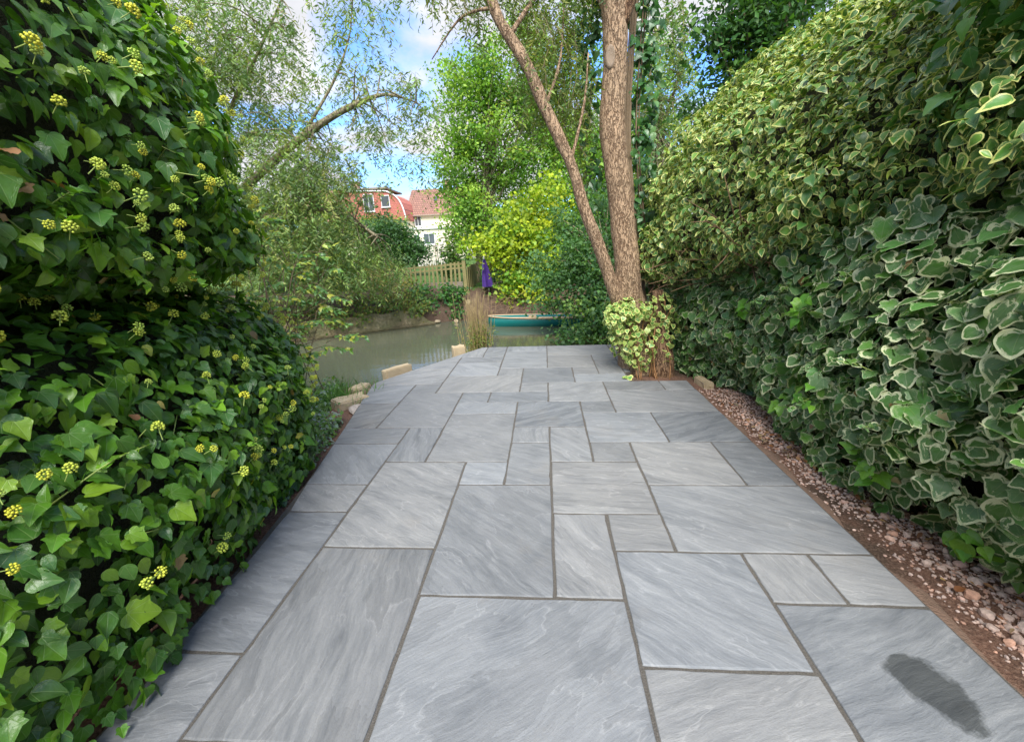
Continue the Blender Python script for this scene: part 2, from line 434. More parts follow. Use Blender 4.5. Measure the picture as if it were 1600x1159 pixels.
M['grey_wood'] = mat_plain('grey_boards', (.26, .22, .17), .85, .3, 7, .5, .01)
M['white_wood'] = mat_plain('weathered_white_paint', (.56, .50, .46), .7, .12, 5)
M['teal'] = mat_plain('teal_paint', (.006, .145, .14), .35, .15, 3, .05)
M['gunwale'] = mat_plain('varnished_gunwale', (.50, .36, .22), .5, .2, 6)
M['purple'] = mat_plain('purple_canvas', (.05, .018, .17), .75, .3, 10)
M['metal_pole'] = mat_plain('grey_metal', (.45, .45, .46), .4, .1, 5, .05, .01, .6)
M['arch'] = mat_plain('rusty_arch', (.20, .15, .10), .7)
M['render'] = mat_plain('cream_render', (.74, .68, .52), .9, .06, 1.2)
M['white'] = mat_plain('white_paint', (.78, .78, .78), .5, .04, 2)
M['red_tile_hung'] = None

def mat_rows(name, c0, c1, mort, rw, rh, axis=None):
    t = NT(name)
    v = t.pos()
    s = t.n('ShaderNodeSeparateXYZ', {0: v})
    vv = t.n('ShaderNodeCombineXYZ', {0: s.outputs[0], 1: s.outputs[2]}).outputs[0]
    b = t.n('ShaderNodeTexBrick', {'Vector': vv, 'Color1': (*c0, 1), 'Color2': (*c1, 1), 'Mortar': (*mort, 1), 'Scale': 1., 'Mortar Size': rh*.09, 'Brick Width': rw, 'Row Height': rh})
    c = t.mix(t.ramp(t.noise(v, 1.5, 5), [(.4, 0.), (.75, .4)]), b.outputs[0], tuple(x*.6 for x in c0))
    t.pr(Base_Color=c, Roughness=.85, Normal=t.bump(b.outputs[1], .6, -.02)); return t.m
M['tile_red'] = mat_rows('red_hung_tiles', (.52, .17, .125), (.44, .135, .10), (.24, .09, .075), .22, .2)  # lightened red: distance haze put into the tile colour
M['tile_brown'] = mat_rows('brown_roof_tiles', (.30, .155, .11), (.23, .115, .085), (.09, .05, .04), .32, .28)
M['brick'] = mat_rows('brown_brick', (.34, .19, .11), (.28, .15, .09), (.4, .36, .3), .23, .08)

def mat_glass():
    t = NT('window_glass'); n = t.noise(t.pos(), .8, 3)
    t.pr(Base_Color=t.mix(n, (.025, .03, .035), (.10, .115, .12)), Roughness=.06, Specular_IOR_Level=.6); return t.m
M['glass'] = mat_glass()

def mat_stone_var(name, stops, rough=.85):
    t = NT(name)
    r = t.n('ShaderNodeObjectInfo').outputs['Random']
    tint = t.n('ShaderNodeAttribute', attribute_name='tint').outputs['Color']
    c = t.mix(1., tint, t.ramp(t.noise(t.pos(), 40, 5, .65), [(.3, .62), (.7, 1.2)]), 'MULTIPLY')
    t.pr(Base_Color=c, Roughness=rough, Specular_IOR_Level=.25, Normal=t.bump(t.noise(t.pos(), 160, 4), .6, .004)); return t.m
M['stone'] = mat_stone_var('pebbles', None)

# ================================================================== setting
# ---- ground sheet with the river channel
XN = np.array([-400, -30, -12, -8, -5.2, -3.6, -2.6, -2.05, -1.3, -.8, 0, 1.2, 3, 6, 12, 30, 400.])
YN = np.array([2.0, 2.2, 3.4, 4.0, 4.5, 4.9, 5.0, 5.25, 6.2, 6.75, 6.95, 7.0, 7.2, 7.4, 7.0, 6, 6.])
XF = np.array([-400, -30, -12, -8, -4.7, -3.5, -2.5, -1.5, .3, 2, 5, 12, 30, 400.])
YF = np.array([5., 6, 7.6, 8.5, 10.55, 11.45, 12.1, 11.95, 11.8, 11.6, 11.0, 10.4, 10, 10.])
WATER_Z = -.45
def ground_z(x, y):
    yn = np.interp(x, XN, YN); yf = np.interp(x, XF, YF)
    n = fbm(np.stack([x*.9, y*.9, x*0], -1).reshape(-1, 3), 3).reshape(x.shape)
    sm = lambda a: np.clip(a, 0, 1)**2*(3 - 2*np.clip(a, 0, 1))
    near = -.062 - .95*sm((y - (yn - .35))/.7)
    far = -1.0 + .92*sm((y - (yf - .25))/.35) + .48*sm((y - yf - .05)/1.3)
    z = np.maximum(near, far)
    z = z + np.where((y > yf + .1), .05*n, np.where(y < yn - .3, .006*n, .03*n))
    return z
gx = np.concatenate([[-400, -200, -100, -60, -40, -28, -20, -15, -12, -10], np.arange(-8.5, 8.6, .13), [10, 12, 15, 20, 28, 40, 60, 100, 200, 400]])
gy = np.concatenate([[-400, -150, -60, -25, -10, -5], np.arange(-2.5, 17, .13), [18, 20, 23, 27, 32, 40, 50, 70, 100, 150, 250, 400, 700]])
GX, GY = np.meshgrid(gx, gy)
GZ = ground_z(GX, GY)
nx, ny = len(gx), len(gy)
ii = (np.arange(ny-1)[:, None]*nx + np.arange(nx-1)[None]).ravel()
gm = np_mesh('ground', np.stack([GX.ravel(), GY.ravel(), GZ.ravel()], 1), np.stack([ii, ii+1, ii+nx+1, ii+nx], 1))
tag(link('ground', gm, M['ground']), kind='structure')
def gz(x, y): return float(ground_z(np.array([[x]], float), np.array([[y]], float))[0, 0])

wx = np.linspace(-60, 60, 61); wy = np.linspace(2, 14, 25)
WX, WY = np.meshgrid(wx, wy); ii = (np.arange(24)[:, None]*61 + np.arange(60)[None]).ravel()
tag(link('river', np_mesh('river', np.stack([WX.ravel(), WY.ravel(), WX.ravel()*0 + WATER_Z], 1), np.stack([ii, ii+1, ii+62, ii+61], 1)), M['water']), kind='structure')

# ---- patio of riven sandstone slabs on a mortar bed
MX, MY0, MYS = .308, 1.53, .3112
def gX(i): return .02 + MX*i
def gY(j): return MY0 + MYS*j
LJ = np.array([-8, -1., 2, 3, 5, 6, 8, 10.2]); LI = np.array([-4.6, -5.0, -5.22, -5.44, -5.79, -5.97, -6.36, -6.78])
def left(j): return float(np.interp(j, LJ, LI))
RECT = [(-4,-2,-2,1),(-4,1,-2,4),(-2,0,0,3),(-2,-2,1,0),(0,0,1,2),(0,2,2,4),(1,1,2,2),(2,1,5,3),(1,-1,3,1),(3,0,4,1),(4,0,5,1),(3,-2,5,0),
        (2,3,4,5),(4,3,5,5),(3,5,5,7),(1,5,3,7),(-1,6,1,8),(-3,4,-1,7),(2,7,5,9),(-5,6,-3,9),(0,8,2,10),(-1,10,1,12),(-2,12,0,15),(0,14,3,16),
        (-4,4,-3,6),(0,4,1,6),(-2,3,-1,4),(-1,3,0,5),(-1,5,0,6),(1,4,2,5),(-5,9,-4,10),(-4,13,-2,14),(-4,11,-2,13),(-4,9,-1,11),(-2,11,-1,12),
        (-3,14,-2,16),(-2,15,0,16),(0,12,2,14),(2,13,3,14),(2,11,3,13),(1,11,2,12),(1,10,3,11),(2,9,4,10),(4,9,5,10),(1,7,2,8),(-1,9,0,10),(-2,8,0,9),
        (-3,8,-2,9),(-3,7,-1,8),(1,-3,3,-1),
        (-4,-5,-2,-2),(-2,-4,0,-2),(0,-4,1,-2),(3,-4,5,-2),(1,-5,3,-3),(-2,-6,1,-4),(3,-6,5,-4)]
POLY = [[(i0,j0),(i1,j0),(i1,j1),(i0,j1)] for i0,j0,i1,j1 in RECT]
for j0, j1, i1 in ((-1,2,-4),(2,3,-4),(3,5,-4),(5,6,-4),(6,8,-5),(8,10,-5),(-3,-1,-4),(-5,-3,-4)):
    POLY.append([(left(j0),j0),(i1,j0),(i1,j1),(left(j1),j1)])
POLY += [[(-6.74,10),(-4,10),(-4,12),(-5.74,12),(-6.72,10.35)], [(-5.72,12),(-4,12),(-4,14),(-4.52,14)], [(-4.5,14),(-3,14),(-3,16),(-3.3,16)],
         [(3,13.5),(3.42,13.5),(3.55,16),(3,16)], [(3,11.2),(3.25,11.2),(3.42,13.5),(3,13.5)]]
OUT = [(left(-6),-6),(5,-6),(5,10),(3.02,10),(3.02,11.1),(3.26,11.2),(3.56,16),(-3.3,16),(-6.76,10.35),(left(8),8),(left(6),6),(left(3),3),(left(-1),-1)]
pat = tag(build('patio', MB().prism([(gX(i), gY(j)) for i, j in OUT], -.75, -.0065), M['mortar']), kind='structure')

sA, sB = atz(1395, 1022, 0), atz(1545, 1152, 0)
sc_ = Vector((gX(4), gY(-1), 0)); mid = (sA + sB)/2 - sc_
STAIN = (mid.x, mid.y, math.atan2(sB.y - sA.y, sB.x - sA.x), (sB - sA).length/2*1.02, .085)
M['slab'] = mat_slab('grey_riven_sandstone'); M['slab_wet'] = mat_slab('grey_riven_sandstone_wet', True)
HINT = {(-4,-2,-2,1): (.82, 1.45, .5, .75), (-2,0,0,3): (.93, .75, .35, .55), (-2,-2,1,0): (.99, -.6, .3, .25), (1,-1,3,1): (.96, .7, .2, .85),
        (3,-2,5,0): (.88, -.35, .15, .9), (2,1,5,3): (.98, .55, .35, .7), (-4,1,-2,4): (1.06, .55, .62, .8), (0,2,2,4): (1.1, .15, .7, .7),
        (0,0,1,2): (1.08, 1.0, .6, .7), (3,0,4,1): (1.08, 1.3, .6, .4), (4,0,5,1): (1.12, .3, .55, .4), (1,-3,3,-1): (1.02, -.3, .6, .6),
        (4,3,5,5): (.78, .4, .2, .7), (3,5,5,7): (.82, -.5, .1, .95), (-1,6,1,8): (.8, -.6, .1, .95), (-1,10,1,12): (.82, .3, .25, .4),
        (-4,4,-3,6): (.86, 1.4, .3, .8), (2,3,4,5): (1.12, .5, .65, .7), (-3,4,-1,7): (.98, .5, .55, .35), (-5,6,-3,9): (.97, .6, .45, .35),
        (0,4,1,6): (1.08, .9, .45, .7), (1,5,3,7): (1.08, .2, .2, .35), (2,7,5,9): (1.04, .4, .5, .7)}
def slab_mesh(poly, seed):
    r = random.Random(seed)
    P = [Vector((gX(i), gY(j), 0)) for i, j in poly]
    c = Vector(((min(p.x for p in P)+max(p.x for p in P))/2, (min(p.y for p in P)+max(p.y for p in P))/2, 0))
    n = len(P); g = .0060 + .0012*min(1, max(0, (2.6 - c.y)/1.5))
    # inset every edge by half a joint
    Q = []
    for k in range(n):
        a, b, d = P[k-1], P[k], P[(k+1) % n]
        e1 = (b-a).normalized(); e2 = (d-b).normalized()
        n1 = Vector((-e1.y, e1.x, 0)); n2 = Vector((-e2.y, e2.x, 0))
        den = 1 + n1.dot(n2)
        Q.append(b + (n1+n2)*(g*r.uniform(.8, 1.25)/max(den, .25)))
    ring = []
    for k in range(n):
        a, b = Q[k], Q[(k+1) % n]; L = (b-a).length; m = max(2, int(L/.055))
        e = (b-a)/L; nn = Vector((-e.y, e.x, 0)); ph = r.uniform(0, 6)
        for q in range(m):
            f = q/m
            w = .0016*math.sin(ph + f*L*11) + r.uniform(-.0012, .0012)
            ring.append(a + (b-a)*f + nn*(w + (.004 if r.random() < .05 else 0)) + (nn*.003 if q == 0 else Vector()))
    N = len(ring); V = []; Fs = []
    for z, ins in ((-.03, 0), (-.0045, 0), (-.0012, .0022), (0, .0065)):
        for k, p in enumerate(ring):
            d = (c - p); d.normalize()
            V.append(tuple(p - c + d*ins + Vector((0, 0, z + (r.uniform(-.0006, .0004) if z > -.02 else 0)))))
    for lv in range(3):
        for k in range(N): Fs.append((lv*N+k, lv*N+(k+1) % N, (lv+1)*N+(k+1) % N, (lv+1)*N+k))
    Fs.append(tuple(3*N+k for k in range(N)))
    me = bpy.data.meshes.new('paving_slab'); me.from_pydata(V, [], Fs); me.update()
    return me, c
for k, poly in enumerate(POLY):
    me, c = slab_mesh(poly, 100+k)
    wet = k < len(RECT) and RECT[k] == (3,-2,5,0)
    o = link('paving_slab', me, M['slab_wet' if wet else 'slab'], pat, c + Vector((0, 0, random.uniform(-.0015, .001))))
    h = HINT.get(RECT[k]) if k < len(RECT) else None
    if h is None:
        h = (random.uniform(.84, 1.14), random.choice([0, .4, -.4, .7, -.7, 1.4]) + random.uniform(-.2, .2), random.uniform(.15, .7), random.uniform(.35, .85))
    o['tone'], o['vein_angle'], o['warmth'], o['streak'] = map(float, h)
    o.rotation_euler = (random.uniform(-.0012, .0012), random.uniform(-.0012, .0012), 0)
    if wet: o['label'] = 'grey slab with a dark wet patch'

# ---- border strip right of the patio: haunching, stones, gravel
def lump_mesh(name, seed, sub=2, tint=(1,1,1), flat=.65):
    bm = bmesh.new(); bmesh.ops.create_icosphere(bm, subdivisions=sub, radius=1)
    V = np.array([v.co[:] for v in bm.verts]); Fs = np.array([[v.index for v in f.verts] for f in bm.faces]); bm.free()
    r = np.random.default_rng(seed)
    for k in range(9):                                     # broken faces
        d = unit(r.normal(size=3)); h = r.uniform(.55, .85); q = V @ d; V = V - np.outer(np.maximum(q-h, 0), d)
    V = V*(1 + .14*vnoise(V*1.3 + seed*7.7)[:, None])
    V = V*np.array([1, r.uniform(.65, .95), flat*r.uniform(.8, 1.1)])
    return np_mesh(name, V, Fs, {'tint': np.tile(np.array(tint, float), (len(V), 1))}, False)
PINK = [(.60, .40, .32), (.62, .46, .38), (.52, .41, .36), (.58, .34, .24), (.58, .44, .37), (.50, .38, .32), (.63, .49, .42), (.57, .38, .29)]
STN = [lump_mesh('stone', k, 2, PINK[k % len(PINK)]) for k in range(16)]
for m in STN: m.materials.append(M['stone'])
HM = MB()
hp = [(1.565, y, 0) for y in np.linspace(.2, 4.6, 34)]
V = []; Fs = []
for k, (x, y, z) in enumerate(hp):
    wv = .085 + .03*math.sin(k*1.3) + .02*math.sin(k*.37) + random.uniform(-.025, .025)
    V += [(1.545, y, -.030), (1.57, y, -.034 + random.uniform(-.006, .004)), (1.56 + wv*.75, y, -.050 + random.uniform(-.008, .006)), (1.56 + wv*1.5, y, -.085)]
for k in range(len(hp)-1):
    for q in range(3): Fs.append((k*4+q, k*4+q+1, k*4+q+5, k*4+q+4))
border = tag(build('gravel_border', HM.add(V, Fs), mat_plain('rough_haunching_mortar', (.21, .135, .095), .95, .45, 10, 1., .015), smooth=True), kind='structure')
border['label'] = 'strip of rough mortar, gravel and stones along the right patio edge'
spots = []
while len(spots) < 300:      # about as many as the photograph shows singly
    y = .75 + 3.0*random.random()**1.5
    if y < 2.3:
        x = random.gauss(1.96 + .02*(y-1), .10); s = random.uniform(.014, .036)
    else:
        x = random.gauss(1.80, .07); s = random.uniform(.010, .020)
    if x < 1.72 or x > 2.25: continue
    if all((x-a)**2 + (y-b)**2 > (.8*(s+q))**2 for a, b, q in spots): spots.append((x, y, s))
for k, (x, y, s) in enumerate(spots):
    o = link('stone', random.choice(STN), None, border, (x, y, gz(x, y) + s*.25))
    o.scale = (s, s, s); o.rotation_euler = (random.uniform(-.4, .4), random.uniform(-.4, .4), random.uniform(0, 6.3))
def gravel_mesh(n):
    bm = bmesh.new(); bmesh.ops.create_icosphere(bm, subdivisions=1, radius=1)
    T = np.array([v.co[:] for v in bm.verts]); TF = np.array([[v.index for v in f.verts] for f in bm.faces]); bm.free()
    y = .6 + 3.9*rng.random(n)**1.35; x = 1.62 + .42*rng.random(n)**.62 + np.where(y < 2.2, .12, 0)*rng.random(n)
    s = rng.uniform(.004, .012, n)
    z = ground_z(x, y) + s*.3
    a = rng.uniform(0, 6.3, n)
    t = T[None]*rng.uniform(.7, 1.25, (n, len(T), 1))*s[:, None, None]*np.array([1, .8, .6])
    t = np.stack([t[..., 0]*np.cos(a)[:, None] - t[..., 1]*np.sin(a)[:, None], t[..., 0]*np.sin(a)[:, None] + t[..., 1]*np.cos(a)[:, None], t[..., 2]], -1)
    V = (t + np.stack([x, y, z], 1)[:, None]).reshape(-1, 3)
    Fz = (TF[None] + (np.arange(n)*len(T))[:, None, None]).reshape(-1, 3)
    tint = np.repeat(np.array(PINK)[rng.integers(0, 8, n)]*rng.uniform(.6, 1.15, (n, 1)), len(T), 0)
    return np_mesh('gravel', V, Fz, {'tint': tint}, False)
g = link('gravel', gravel_mesh(5600), M['stone'], border); g['kind'] = 'stuff'

# ---- sawn sandstone blocks beside the left and far-left patio edge
def block(loc, size, rz, label, notch=False, tilt=(0, 0)):
    sx, sy, sz = size
    bm = bmesh.new(); bmesh.ops.create_cube(bm, size=1)
    for v in bm.verts: v.co = Vector((v.co.x*sx, v.co.y*sy, (v.co.z-.5)*sz)) + Vector([random.uniform(-.006, .006) for _ in range(3)])
    bmesh.ops.subdivide_edges(bm, edges=bm.edges[:], cuts=3, use_grid_fill=True)
    for v in bm.verts: v.co += Vector([random.uniform(-.004, .004) for _ in range(3)])
    bmesh.ops.bevel(bm, geom=[e for e in bm.edges if len(e.link_faces) == 2 and e.calc_face_angle(0) > 1.], offset=.012, segments=2, affect='EDGES')
    me = bpy.data.meshes.new('stone_block'); bm.to_mesh(me); bm.free()
    o = link('stone_block', me, M['sandstone'], None, loc); o.rotation_euler = (tilt[0], tilt[1], rz)
    tag(o, label, 'stone block', 'sandstone blocks along the patio edge'); return o
p = at(716, 543, 6.55); block((p.x, p.y, .02), (.20, .13, .62), .55, 'small sandstone block by the water at the far left patio corner')
p = at(618, 575, 5.45); block((p.x+.03, p.y-.03, .005), (.42, .13, .6), .98, 'long low sandstone block against the slanting patio edge')
p = atz(568, 603, .03); block((p.x-.05, p.y, .035), (.15, .24, .5), -.25, 'upright sandstone block next to the left patio corner')
p = atz(550, 622, .02); block((p.x-.02, p.y, .03), (.36, .17, .5), 1.0, 'largest tan sandstone block, beside the left slabs and ground plants', tilt=(.08, .05))
# rubble mortar lump beside the largest block
rb = lump_mesh('mortar_lump', 40, 2, (.42, .36, .30), .5); rb.materials.append(M['stone'])
p = atz(563, 640, -.04); o = link('mortar_lump', rb, None, None, (p.x-.04, p.y, -.04)); o.scale = (.10, .2, .09)
tag(o, 'rough pale lump of mortar between the largest block and the slabs', 'mortar')

# ---- concrete river wall on the far bank
wp = [(-12.4, 7.45), (-8, 8.35), (-4.75, 10.4), (-3.9, 11.0), (-3.1, 11.55)]
V = []; Fs = []
wl_ = []
for k in range(40):
    t = k/39*(len(wp)-1); i = min(int(t), len(wp)-2); f = t-i
    wl_.append((wp[i][0]*(1-f)+wp[i+1][0]*f, wp[i][1]*(1-f)+wp[i+1][1]*f))
for k, (x, y) in enumerate(wl_):
    top = -.02 + .02*math.sin(k*.9) + random.uniform(-.015, .015)
    if k > 34: top -= .09*(k-34)
    nx_, ny_ = .55, -.83
    for off, z in ((.16, -.9), (.16, WATER_Z+.035), (.0, WATER_Z+.06), (-.02, top), (-.28, top-.02), (-.30, -.9)):
        V.append((x + nx_*off + random.uniform(-.008, .008), y + ny_*off + random.uniform(-.008, .008), z))
for k in range(39):
    for q in range(5): Fs.append((k*6+q, (k+1)*6+q, (k+1)*6+q+1, k*6+q+1))
Fs += [(0,1,2,3,4,5), tuple(39*6+q for q in (5,4,3,2,1,0))]
o = build('river_wall', MB().add(V, Fs), M['river_wall'])
tag(o, 'low weathered concrete wall with a ledge along the far bank', 'wall')
for k, (px, py, s) in enumerate([(664, 503, .20), (676, 500, .16), (690, 496, .19), (703, 499, .17), (684, 503, .13), (712, 502, .12)]):
    p = atz(px, py, WATER_Z + .03); me = lump_mesh('bank_stone', 60+k, 2, (.36, .29, .19), .45); me.materials.append(M['stone'])
    o = link('bank_stone', me, None, None, (p.x, p.y, WATER_Z + .04 + (.07 if k == 2 else 0))); o.scale = (s, s*.8, s); o.rotation_euler = (0, 0, k*1.1)
    tag(o, ['leftmost flat brown stone of the row on the far waterline, at the wall end', 'flat brown stone next to the leftmost one on the far waterline', 'flat brown stone lying on top of others in the middle of the far waterline', 'flat brown stone second from the right on the far waterline', 'small flat stone at the water in the middle of the far waterline row', 'rightmost small flat stone on the far waterline by the concrete post'][k], 'stone', 'flat stones on the far waterline')

# ---- picket fence, gatepost, side fence on the far bank
FY = 12.9
fe = thing('picket_fence', 'lichened wooden picket fence on the far bank above the brambles', 'fence', at(674, 447, FY))
A, B = at(560, 426, FY-.25), at(724, 411, FY)
def lerp(a, b, f): return a + (b-a)*f
n_p = 25
for k in range(n_p):
    f = k/(n_p-1); p = lerp(A, B, f); h = random.uniform(-.03, .05)
    build('picket', MB().bar((p.x, p.y-.02, .48), (p.x + random.uniform(-.03, .03), p.y-.02, p.z + .02 + h), random.uniform(.045, .07), .02, (0, 1, 0)), M['old_wood'], fe)
for dz in (-.015, -.15):
    build('rail', MB().bar(A + Vector((0, .012, dz)), B + Vector((0, .012, dz - (.0 if dz > -.1 else -.02))), .03, .05), M['old_wood'], fe)
for px in (560, 618): 
    p = lerp(A, B, (px-560)/164); build('post', MB().bar((p.x, p.y+.06, .2), (p.x, p.y+.06, p.z+.02), .09, .09, (0, 1, 0)), M['old_wood'], fe)
build('post', MB().bar((B.x+.04, B.y, -.05), (B.x+.01, B.y, B.z+.07), .10, .10, (0, 1, 0)), M['old_wood'], fe)
for z0, z1 in ((.40, .58), (.22, .37)):
    build('board', MB().box((A.x+.8, FY-.05, z0), (B.x-.05, FY-.015, z1)), M['grey_wood'], fe)
for dz in (.0, .14):
    build('step_rail', MB().box((B.x-.42, FY-.13, -.0+dz), (B.x-.02, FY-.085, .045+dz)), M['grey_wood'], fe)
sf = thing('side_fence', 'dark close-boarded fence running back from the corner post', 'fence', (B.x+.1, FY+.1, .35))
for k in range(12):
    e_ = at(743, 420, FY + .1 + .24*k); x0 = B.x + .10 + (e_.x - B.x - .1)*k/11; y0 = FY + .1 + .24*k
    build('board', MB().box((-.012, -.11, .2), (.012, .115, 1.02 + random.uniform(-.03, .03)), Matrix.Rotation(.02, 3, 'Z'), (x0, y0, 0)), M['old_wood'], sf)
p = at(731, 470, 12.4)
mb = MB().tube(resample([(p.x, p.y, -.45), (p.x, p.y, -.2), (p.x+.01, p.y, .02), (p.x+.01, p.y, .09)], [.085, .08, .085, .05], 9)[0], resample([(0,0,0)]*4, [.085, .08, .085, .05], 9)[1], 10, True, .1)
tag(build('mooring_post', mb, M['concrete'], smooth=True), 'short rounded concrete post at the foot of the far bank', 'post')

# ---- closed purple parasol
p = at(756, 403, 12.55); q = at(763, 450, 12.5)
pa = thing('parasol', 'closed purple parasol leaning beside the yellow shrub', 'parasol', (q.x, q.y, .35))
build('pole', MB().tube([(q.x+.02, q.y, .3), (q.x-.02, q.y, .7), (p.x, p.y, p.z+.02)], [.02]*3, 8), M['metal_pole'], pa, True)
pts, rr = resample([(p.x, p.y, p.z-.02), lerp(p, q, .3), lerp(p, q, .65), lerp(p, q, .95)], [.025, .09, .14, .17], 12)
mb = MB(); nseg = 20; V = []; Fs = []
for i, (c, r) in enumerate(zip(pts, rr)):
    for k in range(nseg):
        w = 2*math.pi*k/nseg; r2 = r*(1 if k % 2 else .62)
        V.append((c.x + r2*math.cos(w), c.y + r2*math.sin(w), c.z))
for i in range(11):
    for k in range(nseg): Fs.append((i*nseg+k, (i+1)*nseg+k, (i+1)*nseg+(k+1) % nseg, i*nseg+(k+1) % nseg))
Fs.append(tuple(range(nseg))); build('canopy', mb.add(V, Fs), M['purple'], pa)
build('finial', MB().tube([(p.x, p.y, p.z-.03), (p.x, p.y, p.z+.1)], [.03, .012], 8), M['white'], pa)

# ---- teal boat moored on the far side
L0, L1 = at(764, 505, 11.05), at(985, 503, 10.75)
bx0, bx1 = L0.x, L0.x + 4.6
bo = thing('rowing_boat', 'long teal boat with pale wooden gunwale moored under the trees', 'boat', ((bx0+bx1)/2, 10.95, WATER_Z))
V = []; Fs = []; NS = 25; PR = 9
def bsec(k):
    f = k/(NS-1); e = 1 - abs(2*f-1)**3.2
    w = .05 + .30*max(e, 0)**.75; sh = .20 + .05*abs(2*f-1)**2
    return bx0 + (bx1-bx0)*f, w, sh
for k in range(NS):
    x, w, sh = bsec(k); c = 10.95 - .12*(k/(NS-1))
    for q in range(PR):
        a = (q/(PR-1))*2 - 1
        yy = w*math.copysign(abs(a)**.55, a); zz = WATER_Z - .1 + (sh + .1)*abs(a)**2.2
        V.append((x, c + yy, zz))
for k in range(NS-1):
    for q in range(PR-1): Fs.append((k*PR+q, (k+1)*PR+q, (k+1)*PR+q+1, k*PR+q+1))
hull = build('hull', MB().add(V, Fs), M['teal'], bo, True)
md = hull.modifiers.new('solid', 'SOLIDIFY'); md.thickness = .02; md.offset = 1
for sgn in (-1, 1):
    pts = []
    for k in range(NS):
        x, w, sh = bsec(k); pts.append((x, 10.95 - .12*(k/(NS-1)) + sgn*w, WATER_Z + sh + .012))
    build('gunwale', MB().tube(pts, [.017]*NS, 6), M['gunwale'], bo, True)
V = []; Fs = []
for k in range(1, NS-1):
    x, w, sh = bsec(k); c = 10.95 - .12*(k/(NS-1))
    for yy in (-w*.93, w*.93): V += [(x, c+yy, WATER_Z+sh-.045), (x, c+yy, WATER_Z+sh-.07)]
for k in range(NS-3):
    a = k*4; Fs += [(a, a+4, a+6, a+2), (a+1, a+3, a+7, a+5)]
build('deck', MB().add(V, Fs), M['gunwale'], bo)
for f in (.25, .5, .75):
    x, w, sh = bsec(int(f*(NS-1))); build('seat', MB().box((x-.1, 10.95-.12*f-w+.03, WATER_Z+sh-.042), (x+.1, 10.95-.12*f+w-.03, WATER_Z+sh-.005)), M['gunwale'], bo)

# ---- houses beyond the gardens
def window(parent, Y, px0, py0, px1, py1, name='window', bars=1, frame='white'):
    a, b = at(px0, py1, Y), at(px1, py0, Y)
    f = build(name, MB().box((a.x, Y-.10, a.z), (b.x, Y+.05, b.z)), M[frame], parent)
    w = (b.x-a.x); h = b.z-a.z; m = .07
    n = bars+1
    for k in range(n):
        x0 = a.x + m + (w-2*m+.06)/n*k; x1 = a.x + m + (w-2*m+.06)/n*(k+1) - .06
        build('pane', MB().box((x0, Y-.125, a.z+m), (x1, Y-.102, b.z-m)), M['glass'], f)
    build('sill', MB().box((a.x-.06, Y-.2, a.z-.08), (b.x+.06, Y-.05, a.z-.002)), M['white'], f)
    return f
Y1 = 56.0
h1 = thing('brick_house', 'house with red tile-hung dormer and curved white edge behind the willow', 'house', (at(575, 400, Y1).x, Y1+4, .38))
xl, xr = at(505, 345, Y1).x, at(634, 345, Y1).x
zE = at(600, 343, Y1).z
build('wall', MB().box((xl-3, Y1+.3, .2), (xr-.15, Y1+8, zE)), M['render'], h1)
prof = [(634, 344), (632.5, 336), (629, 325), (624, 315), (617, 307), (608, 302), (596, 299.5), (540, 300), (540, 344)]
V = [(at(a, b, Y1).x, Y1, at(a, b, Y1).z) for a, b in prof] + [(at(a, b, Y1).x, Y1+6, at(a, b, Y1).z) for a, b in prof]
n = len(prof)
dm = build('dormer', MB().add(V, [tuple(range(n-1, -1, -1)), tuple(range(n, 2*n))] + [(i, (i+1) % n, n+(i+1) % n, n+i) for i in range(n)]), M['tile_red'], h1)
pts = [at(a, b, Y1) + Vector((.05, -.08, .06)) for a, b in prof[:8]]
build('barge_board', MB().tube(resample(pts, [.1]*8, 24)[0], [.085]*24, 6), M['white'], dm)
build('flat_roof', MB().box((at(540, 300, Y1).x-.1, Y1-.2, at(560, 299, Y1).z+.12), (at(604, 299, Y1).x, Y1+6.2, at(560, 299, Y1).z+.32)), M['grey_wood'], dm)
window(h1, Y1, 570, 303, 583, 331, bars=1); window(h1, Y1, 597, 305, 608, 324, bars=0); window(h1, Y1+.35, 590, 348, 602, 362)
zr = at(545, 296, Y1+4).z
xa, xb = xl-4, at(541, 300, Y1).x
build('roof', MB().add([(xa, Y1-.3, zE), (xb, Y1-.3, zE), (xb, Y1+4, zr), (xa, Y1+4, zr), (xb, Y1+8.3, zE), (xa, Y1+8.3, zE)], [(0,1,2,3), (3,2,4,5), (0,3,5), (1,4,2), (0,5,4,1)]), M['tile_brown'], h1)
p = at(556, 292, Y1+3); build('chimney', MB().box((p.x-.5, p.y-.3, zr-2.2), (p.x+.4, p.y+.5, p.z+.6)), M['brick'], h1)

Y2 = 60.0
h2 = thing('cream_house', 'cream rendered house with brown tiled roof and skylight', 'house', (at(672, 400, Y2).x, Y2+4, .38))
xl, xr = at(637, 335, Y2).x, at(760, 335, Y2).x
zE = at(665, 335.5, Y2).z; zR = at(665, 296, Y2+4).z
build('wall', MB().box((xl, Y2, .2), (xr, Y2+8, zE)), M['render'], h2)
rf = build('roof', MB().add([(xl-.3, Y2-.35, zE-.15), (xr+.3, Y2-.35, zE-.15), (xr+.3, Y2+4, zR), (xl-.3, Y2+4, zR), (xr+.3, Y2+8.3, zE-.15), (xl-.3, Y2+8.3, zE-.15)],
    [(0,1,2,3), (3,2,4,5), (0,3,5), (1,4,2), (0,5,4,1)]), M['tile_brown'], h2)
build('gutter', MB().tube([(xl-.3, Y2-.4, zE-.12), (xr+.3, Y2-.4, zE-.12)], [.08, .08], 8), M['grey_wood'], h2)
s0 = (zR - zE + .15)/4.35
a, b = at(678, 314, Y2+1.9), at(684, 308, Y2+2.5)
za = zE - .15 + s0*2.25
